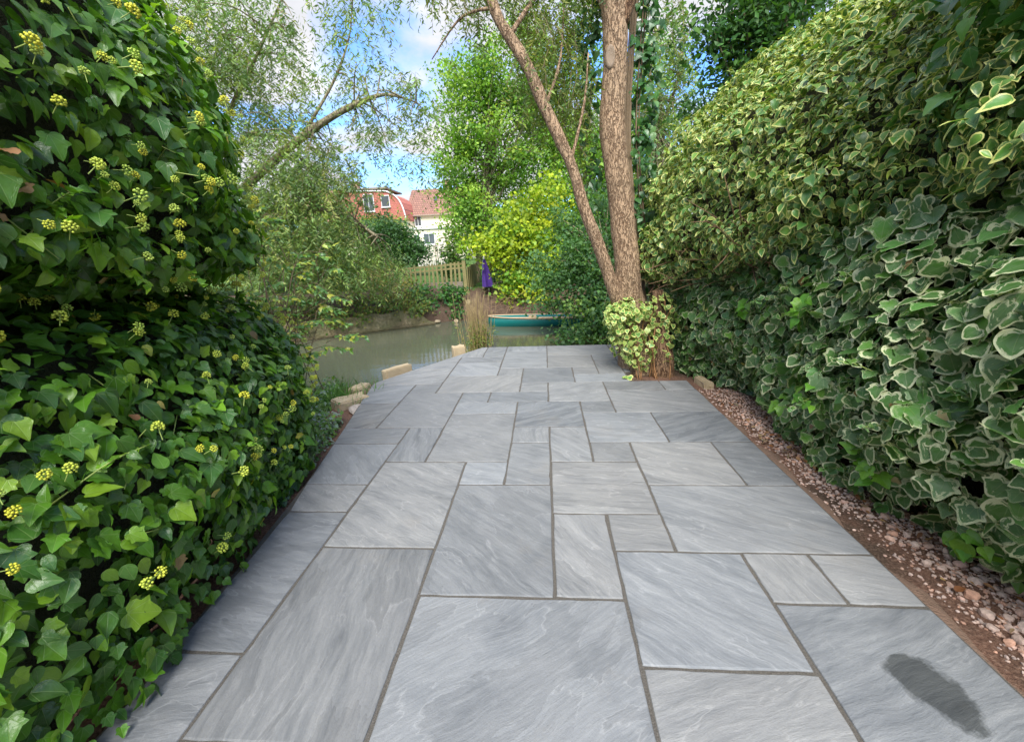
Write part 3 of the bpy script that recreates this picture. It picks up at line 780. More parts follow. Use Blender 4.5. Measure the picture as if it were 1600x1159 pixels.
build('skylight', MB().add([(a.x, Y2+1.9, za+.08), (b.x, Y2+1.9, za+.08), (b.x, Y2+2.6, za+s0*.7+.08), (a.x, Y2+2.6, za+s0*.7+.08)] + [(a.x, Y2+1.9, za-.1), (b.x, Y2+1.9, za-.1), (b.x, Y2+2.6, za+s0*.7-.1), (a.x, Y2+2.6, za+s0*.7-.1)],
    [(0,1,2,3), (4,7,6,5), (0,4,5,1), (1,5,6,2), (2,6,7,3), (3,7,4,0)]), M['glass'], rf)
window(h2, Y2, 649, 338, 658, 354); 
e0, e1 = at(640, 358.5, Y2-2.5), at(735, 358.5, Y2-2.5)
ext = build('extension', MB().box((e0.x, Y2-2.5, .2), (e1.x, Y2-.003, e0.z)), M['render'], h2)
build('fascia', MB().box((e0.x-.15, Y2-2.7, e0.z-.05), (e1.x+.1, Y2-2.45, e0.z+.16)), M['white'], ext)
window(h2, Y2-2.5, 663, 364, 679, 382); window(h2, Y2-2.5, 648, 366, 656, 380, bars=0)
p = at(697, 290, Y2+4); build('chimney', MB().box((p.x-.4, p.y-.3, zR-1), (p.x+.5, p.y+.4, zR+1.1)), M['brick'], h2)

# white railings and garden arch in the far garden
YR = 33.0
A, B = at(655, 384, YR), at(690, 383, YR); zb = gz(A.x, YR)
rl = thing('garden_railing', 'weathered white railing with steps in front of the cream house', 'railing', ((A.x+B.x)/2, YR, zb))
for k in range(15):
    x = A.x + (B.x-A.x)*k/14; build('baluster', MB().box((x-.035, YR-.03, zb+.02), (x+.035, YR+.03, A.z - .02)), M['white_wood'], rl)
for z in (A.z, zb+.75): build('rail', MB().box((A.x-.1, YR-.05, z-.05), (B.x+.1, YR+.05, z+.04)), M['white_wood'], rl)
for x in (A.x-.12, B.x+.12): build('post', MB().box((x-.06, YR-.06, zb-.1), (x+.06, YR+.06, A.z+.15)), M['white_wood'], rl)
YA = 24.
A, B = at(681, 400, YA), at(706, 400, YA); zt = at(694, 371, YA).z; zb = gz(A.x, YA)
ar = thing('garden_arch', 'thin rusty metal garden arch on the lawn', 'arch', ((A.x+B.x)/2, YA, zb))
for dy in (0, .45):
    pts = [(A.x, YA+dy, zb-.05), (A.x, YA+dy, zt-.5)] + [((A.x+B.x)/2 - (B.x-A.x)/2*math.cos(w), YA+dy, zt-.5 + .5*math.sin(w)) for w in np.linspace(.15, math.pi-.15, 9)] + [(B.x, YA+dy, zt-.5), (B.x, YA+dy, zb-.05)]
    build('hoop', MB().tube(pts, [.02]*len(pts), 6), M['arch'], ar, True)
for z in (.6, 1.0, 1.4):
    for x in (A.x, B.x): build('cross_bar', MB().box((x-.012, YA+.02, zb+z), (x+.012, YA+.43, zb+z+.02)), M['arch'], ar)

# ================================================================== plants
def refine(o):
    p = [(-o[0][0], o[0][1]), (0., 0.)] + list(o) + [(-o[-2][0], o[-2][1])]; out = []
    for k in range(1, len(p)-2):
        a, b, c, d = (np.array(p[k+q]) for q in (-1, 0, 1, 2)); out += [tuple((-a + 9*b + 9*c - d)/16), tuple(c)]
    return out
LOW = {}
def leaf_template(outline, kind, fold=.25, droop=.25, wav=.05, seed=0, inner=.70):
    lo = _leaf(outline, 'fan', fold, droop, wav, seed, inner)
    hi = _leaf(refine(outline) if seed < 40 or seed >= 50 else outline, kind, fold, droop, wav*.7, seed, inner); LOW[id(hi[0])] = lo
    return hi
def _leaf(outline, kind, fold=.25, droop=.25, wav=.05, seed=0, inner=.70):
    """outline: right half from base to tip, (x, y). returns V, F(tri), lp(x, y, edge)"""
    O = [(0., 0.)] + list(outline) + [(-x, y) for x, y in reversed(outline[:-1])]
    O = np.array(O); m = len(O); c = np.array([0, .38])
    r = np.random.default_rng(seed)
    def zf(P, e):
        z = fold*np.abs(P[:, 0]) - droop*np.maximum(P[:, 1]-.15, 0)**2 - .35*fold*P[:, 0]**2
        return z + e*wav*r.uniform(-1, 1, len(P))
    if kind == 'full':
        I = c + (O - c)*inner
        P = np.concatenate([c[None], I, O]); e = np.concatenate([[0], np.zeros(m)+.12, np.ones(m)])
        Fz = [(0, 1+k, 1+(k+1) % m) for k in range(m)]
        for k in range(m):
            a, b = 1+k, 1+(k+1) % m
            Fz += [(a, a+m, b+m), (a, b+m, b)]
    else:
        P = np.concatenate([c[None], O]); e = np.concatenate([[0], np.ones(m)])
        Fz = [(0, 1+k, 1+(k+1) % m) for k in range(m)]
    V = np.stack([P[:, 0], P[:, 1], zf(P, e)], 1)
    Fz = np.array(Fz)
    # consistent upward winding
    a, b, d = V[Fz[:, 0]], V[Fz[:, 1]], V[Fz[:, 2]]
    nz = ((b-a)[:, 0]*(d-a)[:, 1] - (b-a)[:, 1]*(d-a)[:, 0])
    Fz[nz < 0] = Fz[nz < 0][:, [0, 2, 1]]
    return V, Fz, np.stack([P[:, 0], P[:, 1], e], 1)
IVY5 = [(.14, -.10), (.34, -.08), (.44, .08), (.40, .22), (.56, .40), (.36, .50), (.22, .74), (0, 1.)]
IVY3 = [(.16, -.07), (.36, .0), (.47, .20), (.46, .36), (.30, .56), (.16, .80), (0, 1.03)]
OVATE = [(.17, .02), (.31, .18), (.36, .38), (.30, .60), (.17, .82), (0, 1.05)]
ELLIP = [(.12, .06), (.22, .22), (.27, .45), (.22, .70), (.12, .88), (0, 1.05)]
ROUND = [(.2, -.1), (.42, -.05), (.54, .15), (.52, .38), (.40, .62), (.22, .85), (0, .98)]
BIG = [(.2, -.12), (.44, -.06), (.55, .14), (.60, .36), (.45, .55), (.30, .78), (0, 1.02)]
BIG5 = [(.15, -.12), (.36, -.11), (.45, .06), (.43, .2), (.60, .36), (.42, .48), (.28, .72), (0, 1.)]
T_IVY = [leaf_template(o, 'full', f, d, .03, k) for k, (o, f, d) in enumerate([(IVY3, .30, .22), (IVY5, .22, .30), (OVATE, .35, .35), (IVY3, .15, .45), (OVATE, .12, .2), (IVY5, .4, .15)])]
T_BIG = [leaf_template(o, 'full', f, d, .05, 20+k, .52) for k, (o, f, d) in enumerate([(BIG5, .06, .18), (BIG, .14, .25), (BIG5, -.05, .3), (ROUND, .05, .3), (IVY5, .15, .3), (IVY3, .1, .1)])]
T_SML = [leaf_template(o, 'full', f, d, .03, 40+k, .55) for k, (o, f, d) in enumerate([(OVATE, .35, .3), (OVATE, .15, .5), (ELLIP, .3, .2), (ELLIP, .1, .45)])]
T_ELL = [leaf_template(o, 'full', f, d, .02, 50+k) for k, (o, f, d) in enumerate([(ELLIP, .3, .3), (ELLIP, .15, .55), (OVATE, .3, .3)])]
def poly4(w, seed=0):
    V = np.array([(0, 0, 0), (w, .42, .08*w), (0, 1, -.12), (-w, .42, .08*w)]); return V, np.array([(0, 1, 2), (0, 2, 3)]), np.array([(0, 0, 0), (w, .42, 1), (0, 1, 1), (-w, .42, 1)])
T_WIL = [poly4(.10), poly4(.15)]
T_CHEAP = [poly4(.34), poly4(.42), poly4(.28)]
def poly_lobed():
    V = np.array([(0, 0, 0), (.34, .05, .05), (.5, .45, .02), (.22, .55, .0), (0, 1, -.12), (-.22, .55, 0), (-.5, .45, .02), (-.34, .05, .05), (0, .4, -.03)])
    return V, np.array([(8, k, (k+1) % 8) for k in range(8)]), np.concatenate([V[:, :2], np.ones((9, 1))], 1)
T_LOBE = [poly_lobed()]
T_BLADE = [(np.array([(-.5, 0, 0), (.5, 0, 0), (.42, .4, .02), (-.42, .4, .02), (.28, .75, .10), (-.28, .75, .10), (0, 1, .25)])*np.array([.06, 1, 1]),
            np.array([(0, 1, 2), (0, 2, 3), (3, 2, 4), (3, 4, 5), (5, 4, 6)]), np.zeros((7, 3)))]

def frames(n, N, tipbias, tipr, r):
    """leaf normals N (n,3); tip directions near tipbias"""
    t = tipbias + tipr*r.normal(size=(n, 3)); t = t - N*np.sum(t*N, 1, keepdims=True); t = unit(t)
    s = np.cross(t, N)
    return s, t
class Leaves:
    def __init__(s): s.pos = []; s.S = []; s.T = []; s.N = []; s.size = []; s.tint = []; s.tk = []
    def add(s, pos, N, tip, tipr, size, tint, ntemp, r=rng):
        n = len(pos); N = unit(N); S, T = frames(n, N, np.broadcast_to(tip, (n, 3)), tipr, r)
        s.pos.append(pos); s.S.append(S); s.T.append(T); s.N.append(N); s.size.append(np.broadcast_to(size, n)); s.tint.append(tint); s.tk.append(r.integers(0, ntemp, n))
    def done(s):
        for k in ('pos', 'S', 'T', 'N', 'size', 'tint', 'tk'): setattr(s, k, np.concatenate(getattr(s, k)))
        return s
    def mesh(s, name, temps, idx=None):
        Vs, Fz, A, C, o = [], [], [], [], 0
        idx = np.arange(len(s.pos)) if idx is None else idx
        for k, (TV, TF, TL) in enumerate(temps):
            q = idx[s.tk[idx] == k]
            if not len(q): continue
            v = s.pos[q][:, None] + s.size[q][:, None, None]*(TV[None, :, 0:1]*s.S[q][:, None] + TV[None, :, 1:2]*s.T[q][:, None] + TV[None, :, 2:3]*s.N[q][:, None])
            m = len(TV); Vs.append(v.reshape(-1, 3)); Fz.append((TF[None] + (o + np.arange(len(q))*m)[:, None, None]).reshape(-1, 3)); o += len(q)*m
            A.append(np.tile(TL, (len(q), 1))); C.append(np.repeat(s.tint[q], m, 0))
        return np_mesh(name, np.concatenate(Vs), np.concatenate(Fz), {'lp': np.concatenate(A), 'tint': np.concatenate(C)})
def tints(n, pal, w=None, jit=.18, r=rng):
    pal = np.array(pal, float); k = r.choice(len(pal), n, p=None if w is None else np.array(w)/np.sum(w))
    return np.clip(pal[k]*(1 + jit*r.uniform(-1, 1, (n, 1)))*(1 + .08*r.uniform(-1, 1, (n, 3))), .004, .9)

# --- visible size of each leaf from where the photograph was taken: the largest become parts of their own
ALL = []          # (Leaves, temps, name)
def pick_largest():
    W, H = 800, 580
    zb = np.full(W*H, 1e9); ow = np.full(W*H, -1); rows = []
    off = 0
    for L, temps in ALL:
        n = len(L.pos); cnt = []
        g = np.linspace(0, 1, 7)
        pts = [(a*.5, b) for b in np.linspace(.0, .95, 9) for a in np.linspace(-.8, .8, 7)]
        X = np.array(pts)
        P = L.pos[:, None] + L.size[:, None, None]*(X[None, :, 0:1]*L.S[:, None] + X[None, :, 1:2]*L.T[:, None])
        x, y, d = project(P.reshape(-1, 3))
        ids = np.repeat(np.arange(n), len(X)) + off
        ok = (d > .1) & (x >= 0) & (x < 1600) & (y >= 0) & (y < 1159)
        pix = ((y[ok]*.5).astype(int)*W + (x[ok]*.5).astype(int)); rows.append((pix, d[ok], ids[ok])); off += n
    pix = np.concatenate([r[0] for r in rows]); d = np.concatenate([r[1] for r in rows]); ids = np.concatenate([r[2] for r in rows])
    o = np.lexsort((d, pix)); pix, ids = pix[o], ids[o]
    first = np.ones(len(pix), bool); first[1:] = pix[1:] != pix[:-1]
    c = np.bincount(ids[first], minlength=off)
    res = []; off = 0
    for L, temps in ALL:
        k = c[off:off+len(L.pos)]; off += len(L.pos); res.append(k)
    return res

PLANTS = []       # (root, Leaves, temps, palette tints, material, leaf part name, max parts)
def plant(root, L, temps, mat, maxn=300, leafname='leaf'):
    L.done(); PLANTS.append((root, L, temps, mat, maxn, leafname)); ALL.append((L, temps))

# --- surfaces of the hedges: x = f(y, z)
def sample_surface(f, y0, y1, z0, z1, n, r=rng, sgn=1, zfun=None):
    out = []; got = 0
    while got < n:
        y = r.uniform(y0, y1, n); z = r.uniform(z0, z1, n)
        if zfun is not None:
            lo, hi = zfun(y); k = (z > lo) & (z < hi); y, z = y[k], z[k]
        e = .03
        x = f(y, z); fy = (f(y+e, z) - f(y-e, z))/(2*e); fz = (f(y, z+e) - f(y, z-e))/(2*e)
        a = np.sqrt(1 + fy**2 + fz**2)
        k = r.random(len(y)) < np.clip(a/4, 0, 1)
        N = unit(np.stack([np.ones_like(x), -fy, -fz], 1)*sgn)
        out.append((np.stack([x, y, z], 1)[k], N[k])); got += k.sum()
    P = np.concatenate([o[0] for o in out])[:n]; N = np.concatenate([o[1] for o in out])[:n]
    return P, N
def core_mesh(name, f, y0, y1, z0, z1, back, inset, sgn, dy=.08):  # solid backing sheet behind the leaves, coloured as their shaded interior
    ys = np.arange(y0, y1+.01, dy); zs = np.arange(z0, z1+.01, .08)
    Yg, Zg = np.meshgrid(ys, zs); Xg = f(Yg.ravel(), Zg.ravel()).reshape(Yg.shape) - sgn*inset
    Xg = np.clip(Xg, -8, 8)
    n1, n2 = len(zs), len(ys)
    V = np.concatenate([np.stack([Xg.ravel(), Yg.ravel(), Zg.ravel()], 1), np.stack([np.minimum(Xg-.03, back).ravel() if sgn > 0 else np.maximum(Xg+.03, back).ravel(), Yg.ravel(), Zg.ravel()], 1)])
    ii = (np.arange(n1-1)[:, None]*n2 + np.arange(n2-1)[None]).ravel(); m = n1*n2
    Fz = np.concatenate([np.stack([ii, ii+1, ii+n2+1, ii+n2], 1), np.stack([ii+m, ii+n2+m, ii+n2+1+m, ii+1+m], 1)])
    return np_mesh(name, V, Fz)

# ---------------------------------------------------------------- left ivy hedge in flower
def nz3(y, z, s, k): return fbm(np.stack([y*s, z*s, y*0 + k], 1), 3)
def f_left(y, z):
    b = -1.545 - .16*np.maximum(y-1.2, 0)
    lo = b + .10*np.sin(np.clip(z/1.35, 0, 1)*np.pi) - .62*np.maximum(y-2.45, 0)**2 - 5.*np.maximum(z-1.06, 0)**2 - .45*np.maximum(z-.8, 0)*np.clip(y-1.4, 0, 2)
    hi = -1.50 - .30*np.maximum(z-1.75, 0)**2 - .50*np.maximum(y-1.85, 0)**2 - 17.*np.maximum(1.55-z, 0)**2*np.clip((y-.7)/.6, .25, 1)
    f = np.maximum(lo, hi)
    return np.maximum(f, -5.5) + .085*nz3(y, z, 1.8, 3.3) + .05*nz3(y, z, 5, 8.1)
hl = thing('ivy_hedge', 'tall dark green ivy hedge with yellow-green flower heads, left of the patio', 'hedge', (-2.2, 1.8, -.05))
L = Leaves()
PALI = [(.070, .18, .015), (.105, .245, .018), (.048, .125, .018), (.165, .34, .024), (.24, .42, .03), (.070, .18, .026)]
WI = [5, 5, 4, 2.6, 1.5, 3]
def hedge_leaves(L, f, sgn, y0, y1, z0, z1, n, s0, s1, pal, w, nt, depth, upb=.45, zfun=None, nj=.42, lift=.02, tipr=.5):
    P, N = sample_surface(f, y0, y1, z0, z1, n, rng, sgn, zfun)
    d = depth*rng.random(n)**1.6 - lift
    P = P - N*d[:, None]
    Nn = unit(N + np.array([0, 0, upb]) + nj*rng.normal(size=(n, 3)))
    # keep leaves off each other's pattern: young pale ones sit outside
    ti = tints(n, pal, w)
    L.add(P, Nn, np.array([0, 0, -1.]) + N*.35, tipr, rng.uniform(s0, s1, n)*np.exp(np.clip(.2*rng.normal(size=n), -.5, .3))*(1 - .25*(d/max(depth, .01))), ti, nt)
hedge_leaves(L, f_left, 1, .15, 3.4, .02, 3.6, 12500, .040, .076, PALI, WI, 6, .20)
hedge_leaves(L, f_left, 1, 1.6, 4.2, -.03, 1.2, 3000, .030, .055, [(.05, .125, .035), (.075, .16, .045), (.04, .10, .03), (.11, .22, .035)], [4, 3, 3, 1.5], 6, .14)
hedge_leaves(L, f_left, 1, .3, 3.6, .0, 3.2, 4500, .045, .07, PALI, WI, 6, .32)
P_, N_ = sample_surface(f_left, .9, 3.4, .1, 2.9, 45, rng); L.add(P_ + N_*.03, N_ + .4*rng.normal(size=(45, 3)), np.array([.3, 0, -1.]), .6, rng.uniform(.035, .06, 45), tints(45, [(.40, .42, .05), (.33, .20, .08), (.45, .38, .10)]), 6)
plant(hl, L, T_IVY, M['ivy'])
cm = core_mesh('shade_core', f_left, -.9, 4.3, -.05, 3.65, -3.3, .24, 1); tag(link('shade_core', cm, M['dark_core'], hl), kind=None)
# flower heads
def flower_mesh(seed, n=20, R=.021, b=.0042, stalk=.05, col=(.40, .46, .07)):
    r = random.Random(seed); V = []; Fs = []; C = []
    bm = bmesh.new(); bmesh.ops.create_icosphere(bm, subdivisions=1, radius=1)
    T = np.array([v.co[:] for v in bm.verts]); TF = [[v.index for v in f.verts] for f in bm.faces]; bm.free()
    for k in range(n):
        z = 1 - 1.5*(k+.5)/n; a = k*2.399963; q = math.sqrt(max(0, 1-z*z))
        p = np.array([q*math.cos(a), q*math.sin(a), z])*R*r.uniform(.85, 1.12); o = len(V)
        bs = b*r.uniform(.85, 1.25); cc = np.array(col)*r.uniform(.75, 1.25)
        V += list(p + T*bs); Fs += [tuple(i+o for i in f) for f in TF]; C += [cc]*len(T)
        # pedicel
        o = len(V); u = np.array([b*.2, 0, 0]); w = np.array([0, b*.2, 0])
        V += [np.zeros(3)-u-w, np.zeros(3)+u-w, p*.95]; Fs += [(o, o+1, o+2)]; C += [np.array((.30, .36, .08))]*3
    o = len(V); rr = .0019
    for z in (0., -stalk):
        for k in range(5):
            V.append(np.array([rr*math.cos(k*1.2566) + (z*.25 if z else 0), rr*math.sin(k*1.2566), z])); C.append(np.array((.24, .32, .07)))
    Fs += [(o+k, o+5+k, o+5+(k+1) % 5) for k in range(5)] + [(o+k, o+5+(k+1) % 5, o+(k+1) % 5) for k in range(5)]
    me = np_mesh('flower_head', np.array(V), np.array(Fs), {'tint': np.array(C)}); me.materials.append(M['flower']); return me
t = NT('ivy_flower'); tc = t.n('ShaderNodeAttribute', attribute_name='tint').outputs['Color']; t.pr(Base_Color=tc, Roughness=.55, Specular_IOR_Level=.3); M['flower'] = t.m
FLW = [flower_mesh(k, random.randint(20, 30), random.uniform(.016, .021), .0046, .05, c) for k, c in enumerate([(.40, .48, .06), (.48, .51, .05), (.34, .46, .07), (.50, .49, .04), (.37, .48, .08), (.43, .50, .06)])]
P, N = sample_surface(f_left, .8, 3.2, .35, 2.9, 240, rng)
nfl = 0
for k in range(240):
    p, n = P[k] + N[k]*rng.uniform(.075, .125), unit(N[k] + np.array([0, 0, .55]) + .35*rng.normal(size=3))
    q = random.choice([1, 1, 1, 2])
    for j in range(q):
        nn = unit(n + .5*rng.normal(size=3)); pp = p + (.030*rng.normal(size=3) if j else 0)
        if nfl >= 300: break
        nfl += 1
        o = link('flower_head', random.choice(FLW), None, hl, tuple(np.array(pp) - np.array(hl.location)))
        o.rotation_euler = Vector(nn).to_track_quat('Z', 'Y').to_euler(); s = random.uniform(.5, 1.0); o.scale = (s, s, s)
# a few withered brown leaves caught in the hedge
DEAD = []
for k, (c, tv) in enumerate([((.42, .22, .10), T_IVY[3]), ((.32, .15, .06), T_IVY[4]), ((.45, .27, .14), T_IVY[1])]):
    me = np_mesh('withered_leaf', tv[0]*np.array([1, 1, 2.2]), tv[1], {'lp': tv[2], 'tint': np.tile(np.array(c), (len(tv[0]), 1))}); me.materials.append(M['tree_leaf']); DEAD.append(me)
for k, (px, py) in enumerate([(20, 240), (108, 302), (35, 300), (240, 668), (218, 655), (5, 345), (232, 312), (212, 300)]):
    d = ray(px, py); tt = np.linspace(.6, 5, 600); Q = np.array(CAM_LOC)[None] + tt[:, None]*np.array(d)[None]
    hit = np.argmax(Q[:, 0] < f_left(Q[:, 1], Q[:, 2]) + .02)
    o = link('withered_leaf', DEAD[k % 3], None, hl, tuple(Q[hit] - np.array(hl.location))); s = .055 if k < 3 else .035; o.scale = (s,)*3
    o.rotation_euler = (random.uniform(.6, 1.5), random.uniform(-.4, .4), random.uniform(.8, 2.4))
# runners poking out
mb = MB()
for k in range(45):
    i = rng.integers(0, 240); p = Vector(P[i]) - Vector(N[i])*.12; n = Vector(N[i])
    d = (n*random.uniform(.3, 1) + Vector((0, random.uniform(-.8, .8), random.uniform(-.6, .9)))).normalized(); l = random.uniform(.14, .3)
    mb.tube([p, p + d*l*.5 + Vector((0, 0, .01)), p + d*l + Vector((0, 0, random.uniform(-.05, .03)))], [.0028, .0024, .0015], 5)
build('runner', mb, M['green_stem'], hl, True)['kind'] = 'stuff'

# ---------------------------------------------------------------- right side: large-leaved variegated ivy below
def zsplit(y): return 1.70 - .17*(y - 2)
def f_rlow(y, z):
    t = zsplit(y)
    b = 1.97 - .26*np.maximum(y-4.3, 0) + .05*np.maximum(2-y, 0)
    f = b - .20*np.sin(np.clip(z/1.5, 0, 1)*np.pi*.75) + .9*np.maximum(z-t+.1, 0)**1.5 + 1.2*np.maximum(y-6.2, 0)**2
    return f - .15*nz3(y, z, 1.5, 21.3) - .06*nz3(y, z, 4.5, 2.2)
def f_rup(y, z):
    t = zsplit(y)
    f = 1.70 - .185*(y-3) + .62*np.maximum(z-1.9, 0)**2 + .55*np.maximum(t+.35-z, 0)**2*2 + 1.3*np.maximum(y-5.25, 0)**2
    return f - .19*nz3(y, z, 1.6, 31.7) - .08*nz3(y, z, 4.5, 12.2)
hr = thing('variegated_ivy', 'large-leaved ivy with cream edges covering the lower bank right of the gravel', 'ivy', (2.4, 3.2, -.05))
L = Leaves()
PALV = [(.056, .160, .034), (.078, .20, .038), (.040, .118, .033), (.10, .245, .030), (.09, .19, .065)]
zl = lambda y: (y*0 - .05, zsplit(y) + .02)
hedge_leaves(L, f_rlow, -1, .6, 5.4, -.03, 2., 5000, .058, .094, PALV, [4, 4, 4, 2, 2], 6, .2, .5, zl, .55, .03, .8)
hedge_leaves(L, f_rlow, -1, 2.6, 6.6, -.03, 1.4, 3200, .046, .075, PALV, [4, 4, 4, 2, 2], 6, .16, .35, zl, .42, .02, .6)
hedge_leaves(L, f_rlow, -1, .6, 5.4, .0, 2., 2000, .06, .085, PALV, [4, 4, 4, 2, 2], 6, .3, .35, zl)
P_, N_ = sample_surface(f_rlow, .9, 5., .0, 1.5, 60, rng, -1); L.add(P_ + N_*.03, N_ + .5*rng.normal(size=(60, 3)), np.array([-.3, 0, -1.]), .7, rng.uniform(.035, .06, 60), tints(60, [(.34, .17, .07), (.25, .13, .06), (.42, .34, .16), (.45, .42, .12)]), 6)
plant(hr, L, T_BIG, M['varieg'])
tag(link('shade_core', core_mesh('shade_core', f_rlow, -.2, 6.9, -.05, 1.75, 3.6, .26, -1), M['dark_core'], hr))
# plain bright young leaves among them
L = Leaves(); n = 46
cl = [(1.88, 1.75, .10), (1.80, 2.72, .52), (1.83, 3.35, .18), (1.86, 2.25, .22), (1.74, 3.0, 1.05), (1.72, 3.9, .95)]
for c in cl:
    m = 7; y = c[1] + .06*rng.normal(size=m); z = np.maximum(c[2] + .05*rng.normal(size=m), .02)
    P = np.stack([f_rlow(y, z) - .07, y, z], 1)
    L.add(P, np.array([-.6, -.4, .8]) + .3*rng.normal(size=(m, 3)), np.array([-.3, -.2, -1.]), .6, rng.uniform(.06, .10, m), tints(m, [(.14, .34, .03), (.20, .40, .04), (.11, .28, .03)]), 6)
YL = L

# ---- variegated shrub above it
hu = thing('variegated_shrub', 'dense mounded shrub of small cream-edged leaves, above the large-leaved ivy', 'shrub', (2.6, 3.8, -.05))
L = Leaves()
zu = lambda y: (zsplit(y) - .08, y*0 + 4.)
PALU = [(.065, .17, .032), (.09, .21, .036), (.045, .125, .03), (.14, .27, .04), (.28, .36, .06)]
hedge_leaves(L, f_rup, -1, .9, 5.9, 0.95, 3.7, 11500, .050, .080, PALU, [4, 4, 3, 2, .8], 4, .20, .85, zu, .65, .04, 1.0)
hedge_leaves(L, f_rup, -1, .9, 3.5, .95, 3.6, 4500, .042, .07, PALU, [4, 4, 3, 2, .5], 4, .26, .6, zu, .6, .0, .9)
hedge_leaves(L, f_rup, -1, 3.4, 6.1, 0.95, 3.4, 3600, .042, .064, PALU, [4, 4, 3, 2, 1.2], 4, .18, .85, zu, .65, .04, 1.0)
hedge_leaves(L, f_rup, -1, .9, 6.0, 0.95, 3.7, 4000, .045, .06, PALU, [4, 4, 3, 2, .5], 4, .34, .5, zu)
plant(hu, L, T_SML, M['varieg_small'])
tag(link('shade_core', core_mesh('shade_core', f_rup, -.2, 6.2, .95, 3.75, 4.2, .38, -1), M['dark_core'], hu))
mb = MB()
for k in range(130):
    y = random.uniform(3.6, 5.7); z = float(zsplit(np.array([y]))[0]) + random.uniform(-.28, .22)
    x = float(min(f_rlow(np.array([y]), np.array([z]))[0], f_rup(np.array([y]), np.array([z]))[0])) + random.uniform(-.02, .16)
    d = Vector((random.uniform(-.8, .6), random.uniform(-1, .6), random.uniform(-.25, .5))).normalized(); l = random.uniform(.25, .6); p = Vector((x, y, z))
    mb.tube([p, p + d*l*.5 + Vector((0, 0, random.uniform(-.04, .04))), p + d*l], [.006, .005, .002], 5)
build('bare_twigs', mb, mat_plain('brown_twigs', (.16, .095, .05), .85, .3, 20), hu, True)['kind'] = 'stuff'
mb = MB()
for k in range(5):
    y = 1.2 + k*1.05; pts, rr = resample([(2.75, y, -.1), (2.7, y+.05, .8), (2.5, y+.1, 1.5), (2.3, y+.1, 2.3)], [.05, .045, .035, .02], 10); mb.tube(pts, rr, 7)
build('stem', mb, M['bark_grey'], hu, True)

def shoots(root, f, sgn, y0, y1, z0, z1, n, temps, mat, pal, size, up_=.7):
    P, N = sample_surface(f, y0, y1, z0, z1, n, rng, sgn); L = Leaves(); mb = MB()
    for p, nn in zip(P, N):
        d = Vector(unit(nn + np.array([0, 0, up_]) + .4*rng.normal(size=3))); l = random.uniform(.14, .30); p0 = Vector(p) - Vector(nn)*.08
        q, r2 = resample([p0, p0 + d*l*.6, p0 + d*l + Vector((0, 0, -.03))], [.003, .0024, .001], 8); mb.tube(q, r2, 5)
        for k in range(2, 8):
            m = 2; a = rng.normal(size=(m, 3)); L.add(np.array([q[k]]*m), np.array([0, -.2, .9]) + .5*rng.normal(size=(m, 3)), np.array(d)*.5 + a.mean(0)*.8, .9, rng.uniform(size[0], size[1], m)*(1.1 - .07*k), tints(m, pal), len(temps))
    build('shoot', mb, M['green_stem'], root, True)['kind'] = 'stuff'
    L.done(); link('shoot_leaves', L.mesh('shoot_leaves', temps), mat, root)['kind'] = 'stuff'
shoots(hu, f_rup, -1, 1.4, 5.8, 1.4, 3.4, 60, T_SML, M['varieg_small'], PALU[1:], (.045, .07))
shoots(hl, f_left, 1, .9, 3.3, .2, 3.2, 42, T_IVY, M['ivy'], PALI[1:5], (.035, .06), .3)
shoots(hr, f_rlow, -1, 1.2, 5.2, .1, 1.4, 26, T_BIG, M['varieg'], PALV, (.04, .065), .2)

# ---- dark plain climber hanging over the upper right corner
def f_rtop(y, z): return 1.74 + .9*(y-2.1)**2 - .10*(z-2.2) + 1.4*np.maximum(2.05 - z, 0)**2 + .5*np.maximum(y-2.2, 0) - .10*nz3(y, z, 2.2, 5.5)
ht = thing('green_climber', 'plain dark green climber hanging above the shrub at the upper right', 'climber', (2.5, 2.1, -.05))
L = Leaves(); hedge_leaves(L, f_rtop, -1, 1.2, 2.95, 1.9, 3.8, 1900, .05, .10, [(.04, .13, .022), (.06, .18, .03), (.03, .09, .025), (.12, .27, .04)], [4, 3, 3, 1], 6, .3, .4, None, .6, .05, .7)
plant(ht, L, T_IVY, M['ivy'])
tag(link('shade_core', core_mesh('shade_core', f_rtop, 1.0, 3.0, 1.85, 3.8, 3.4, .32, -1), M['dark_core'], ht))
build('stem', MB().tube(resample([(2.55, 2.1, -.1), (2.6, 2.15, 1.), (2.55, 2.1, 2.2), (2.4, 2.1, 3.2)], [.05, .045, .04, .02], 12)[0], resample([(0,0,0)]*4, [.05, .045, .04, .02], 12)[1], 7), M['bark_grey'], ht, True)

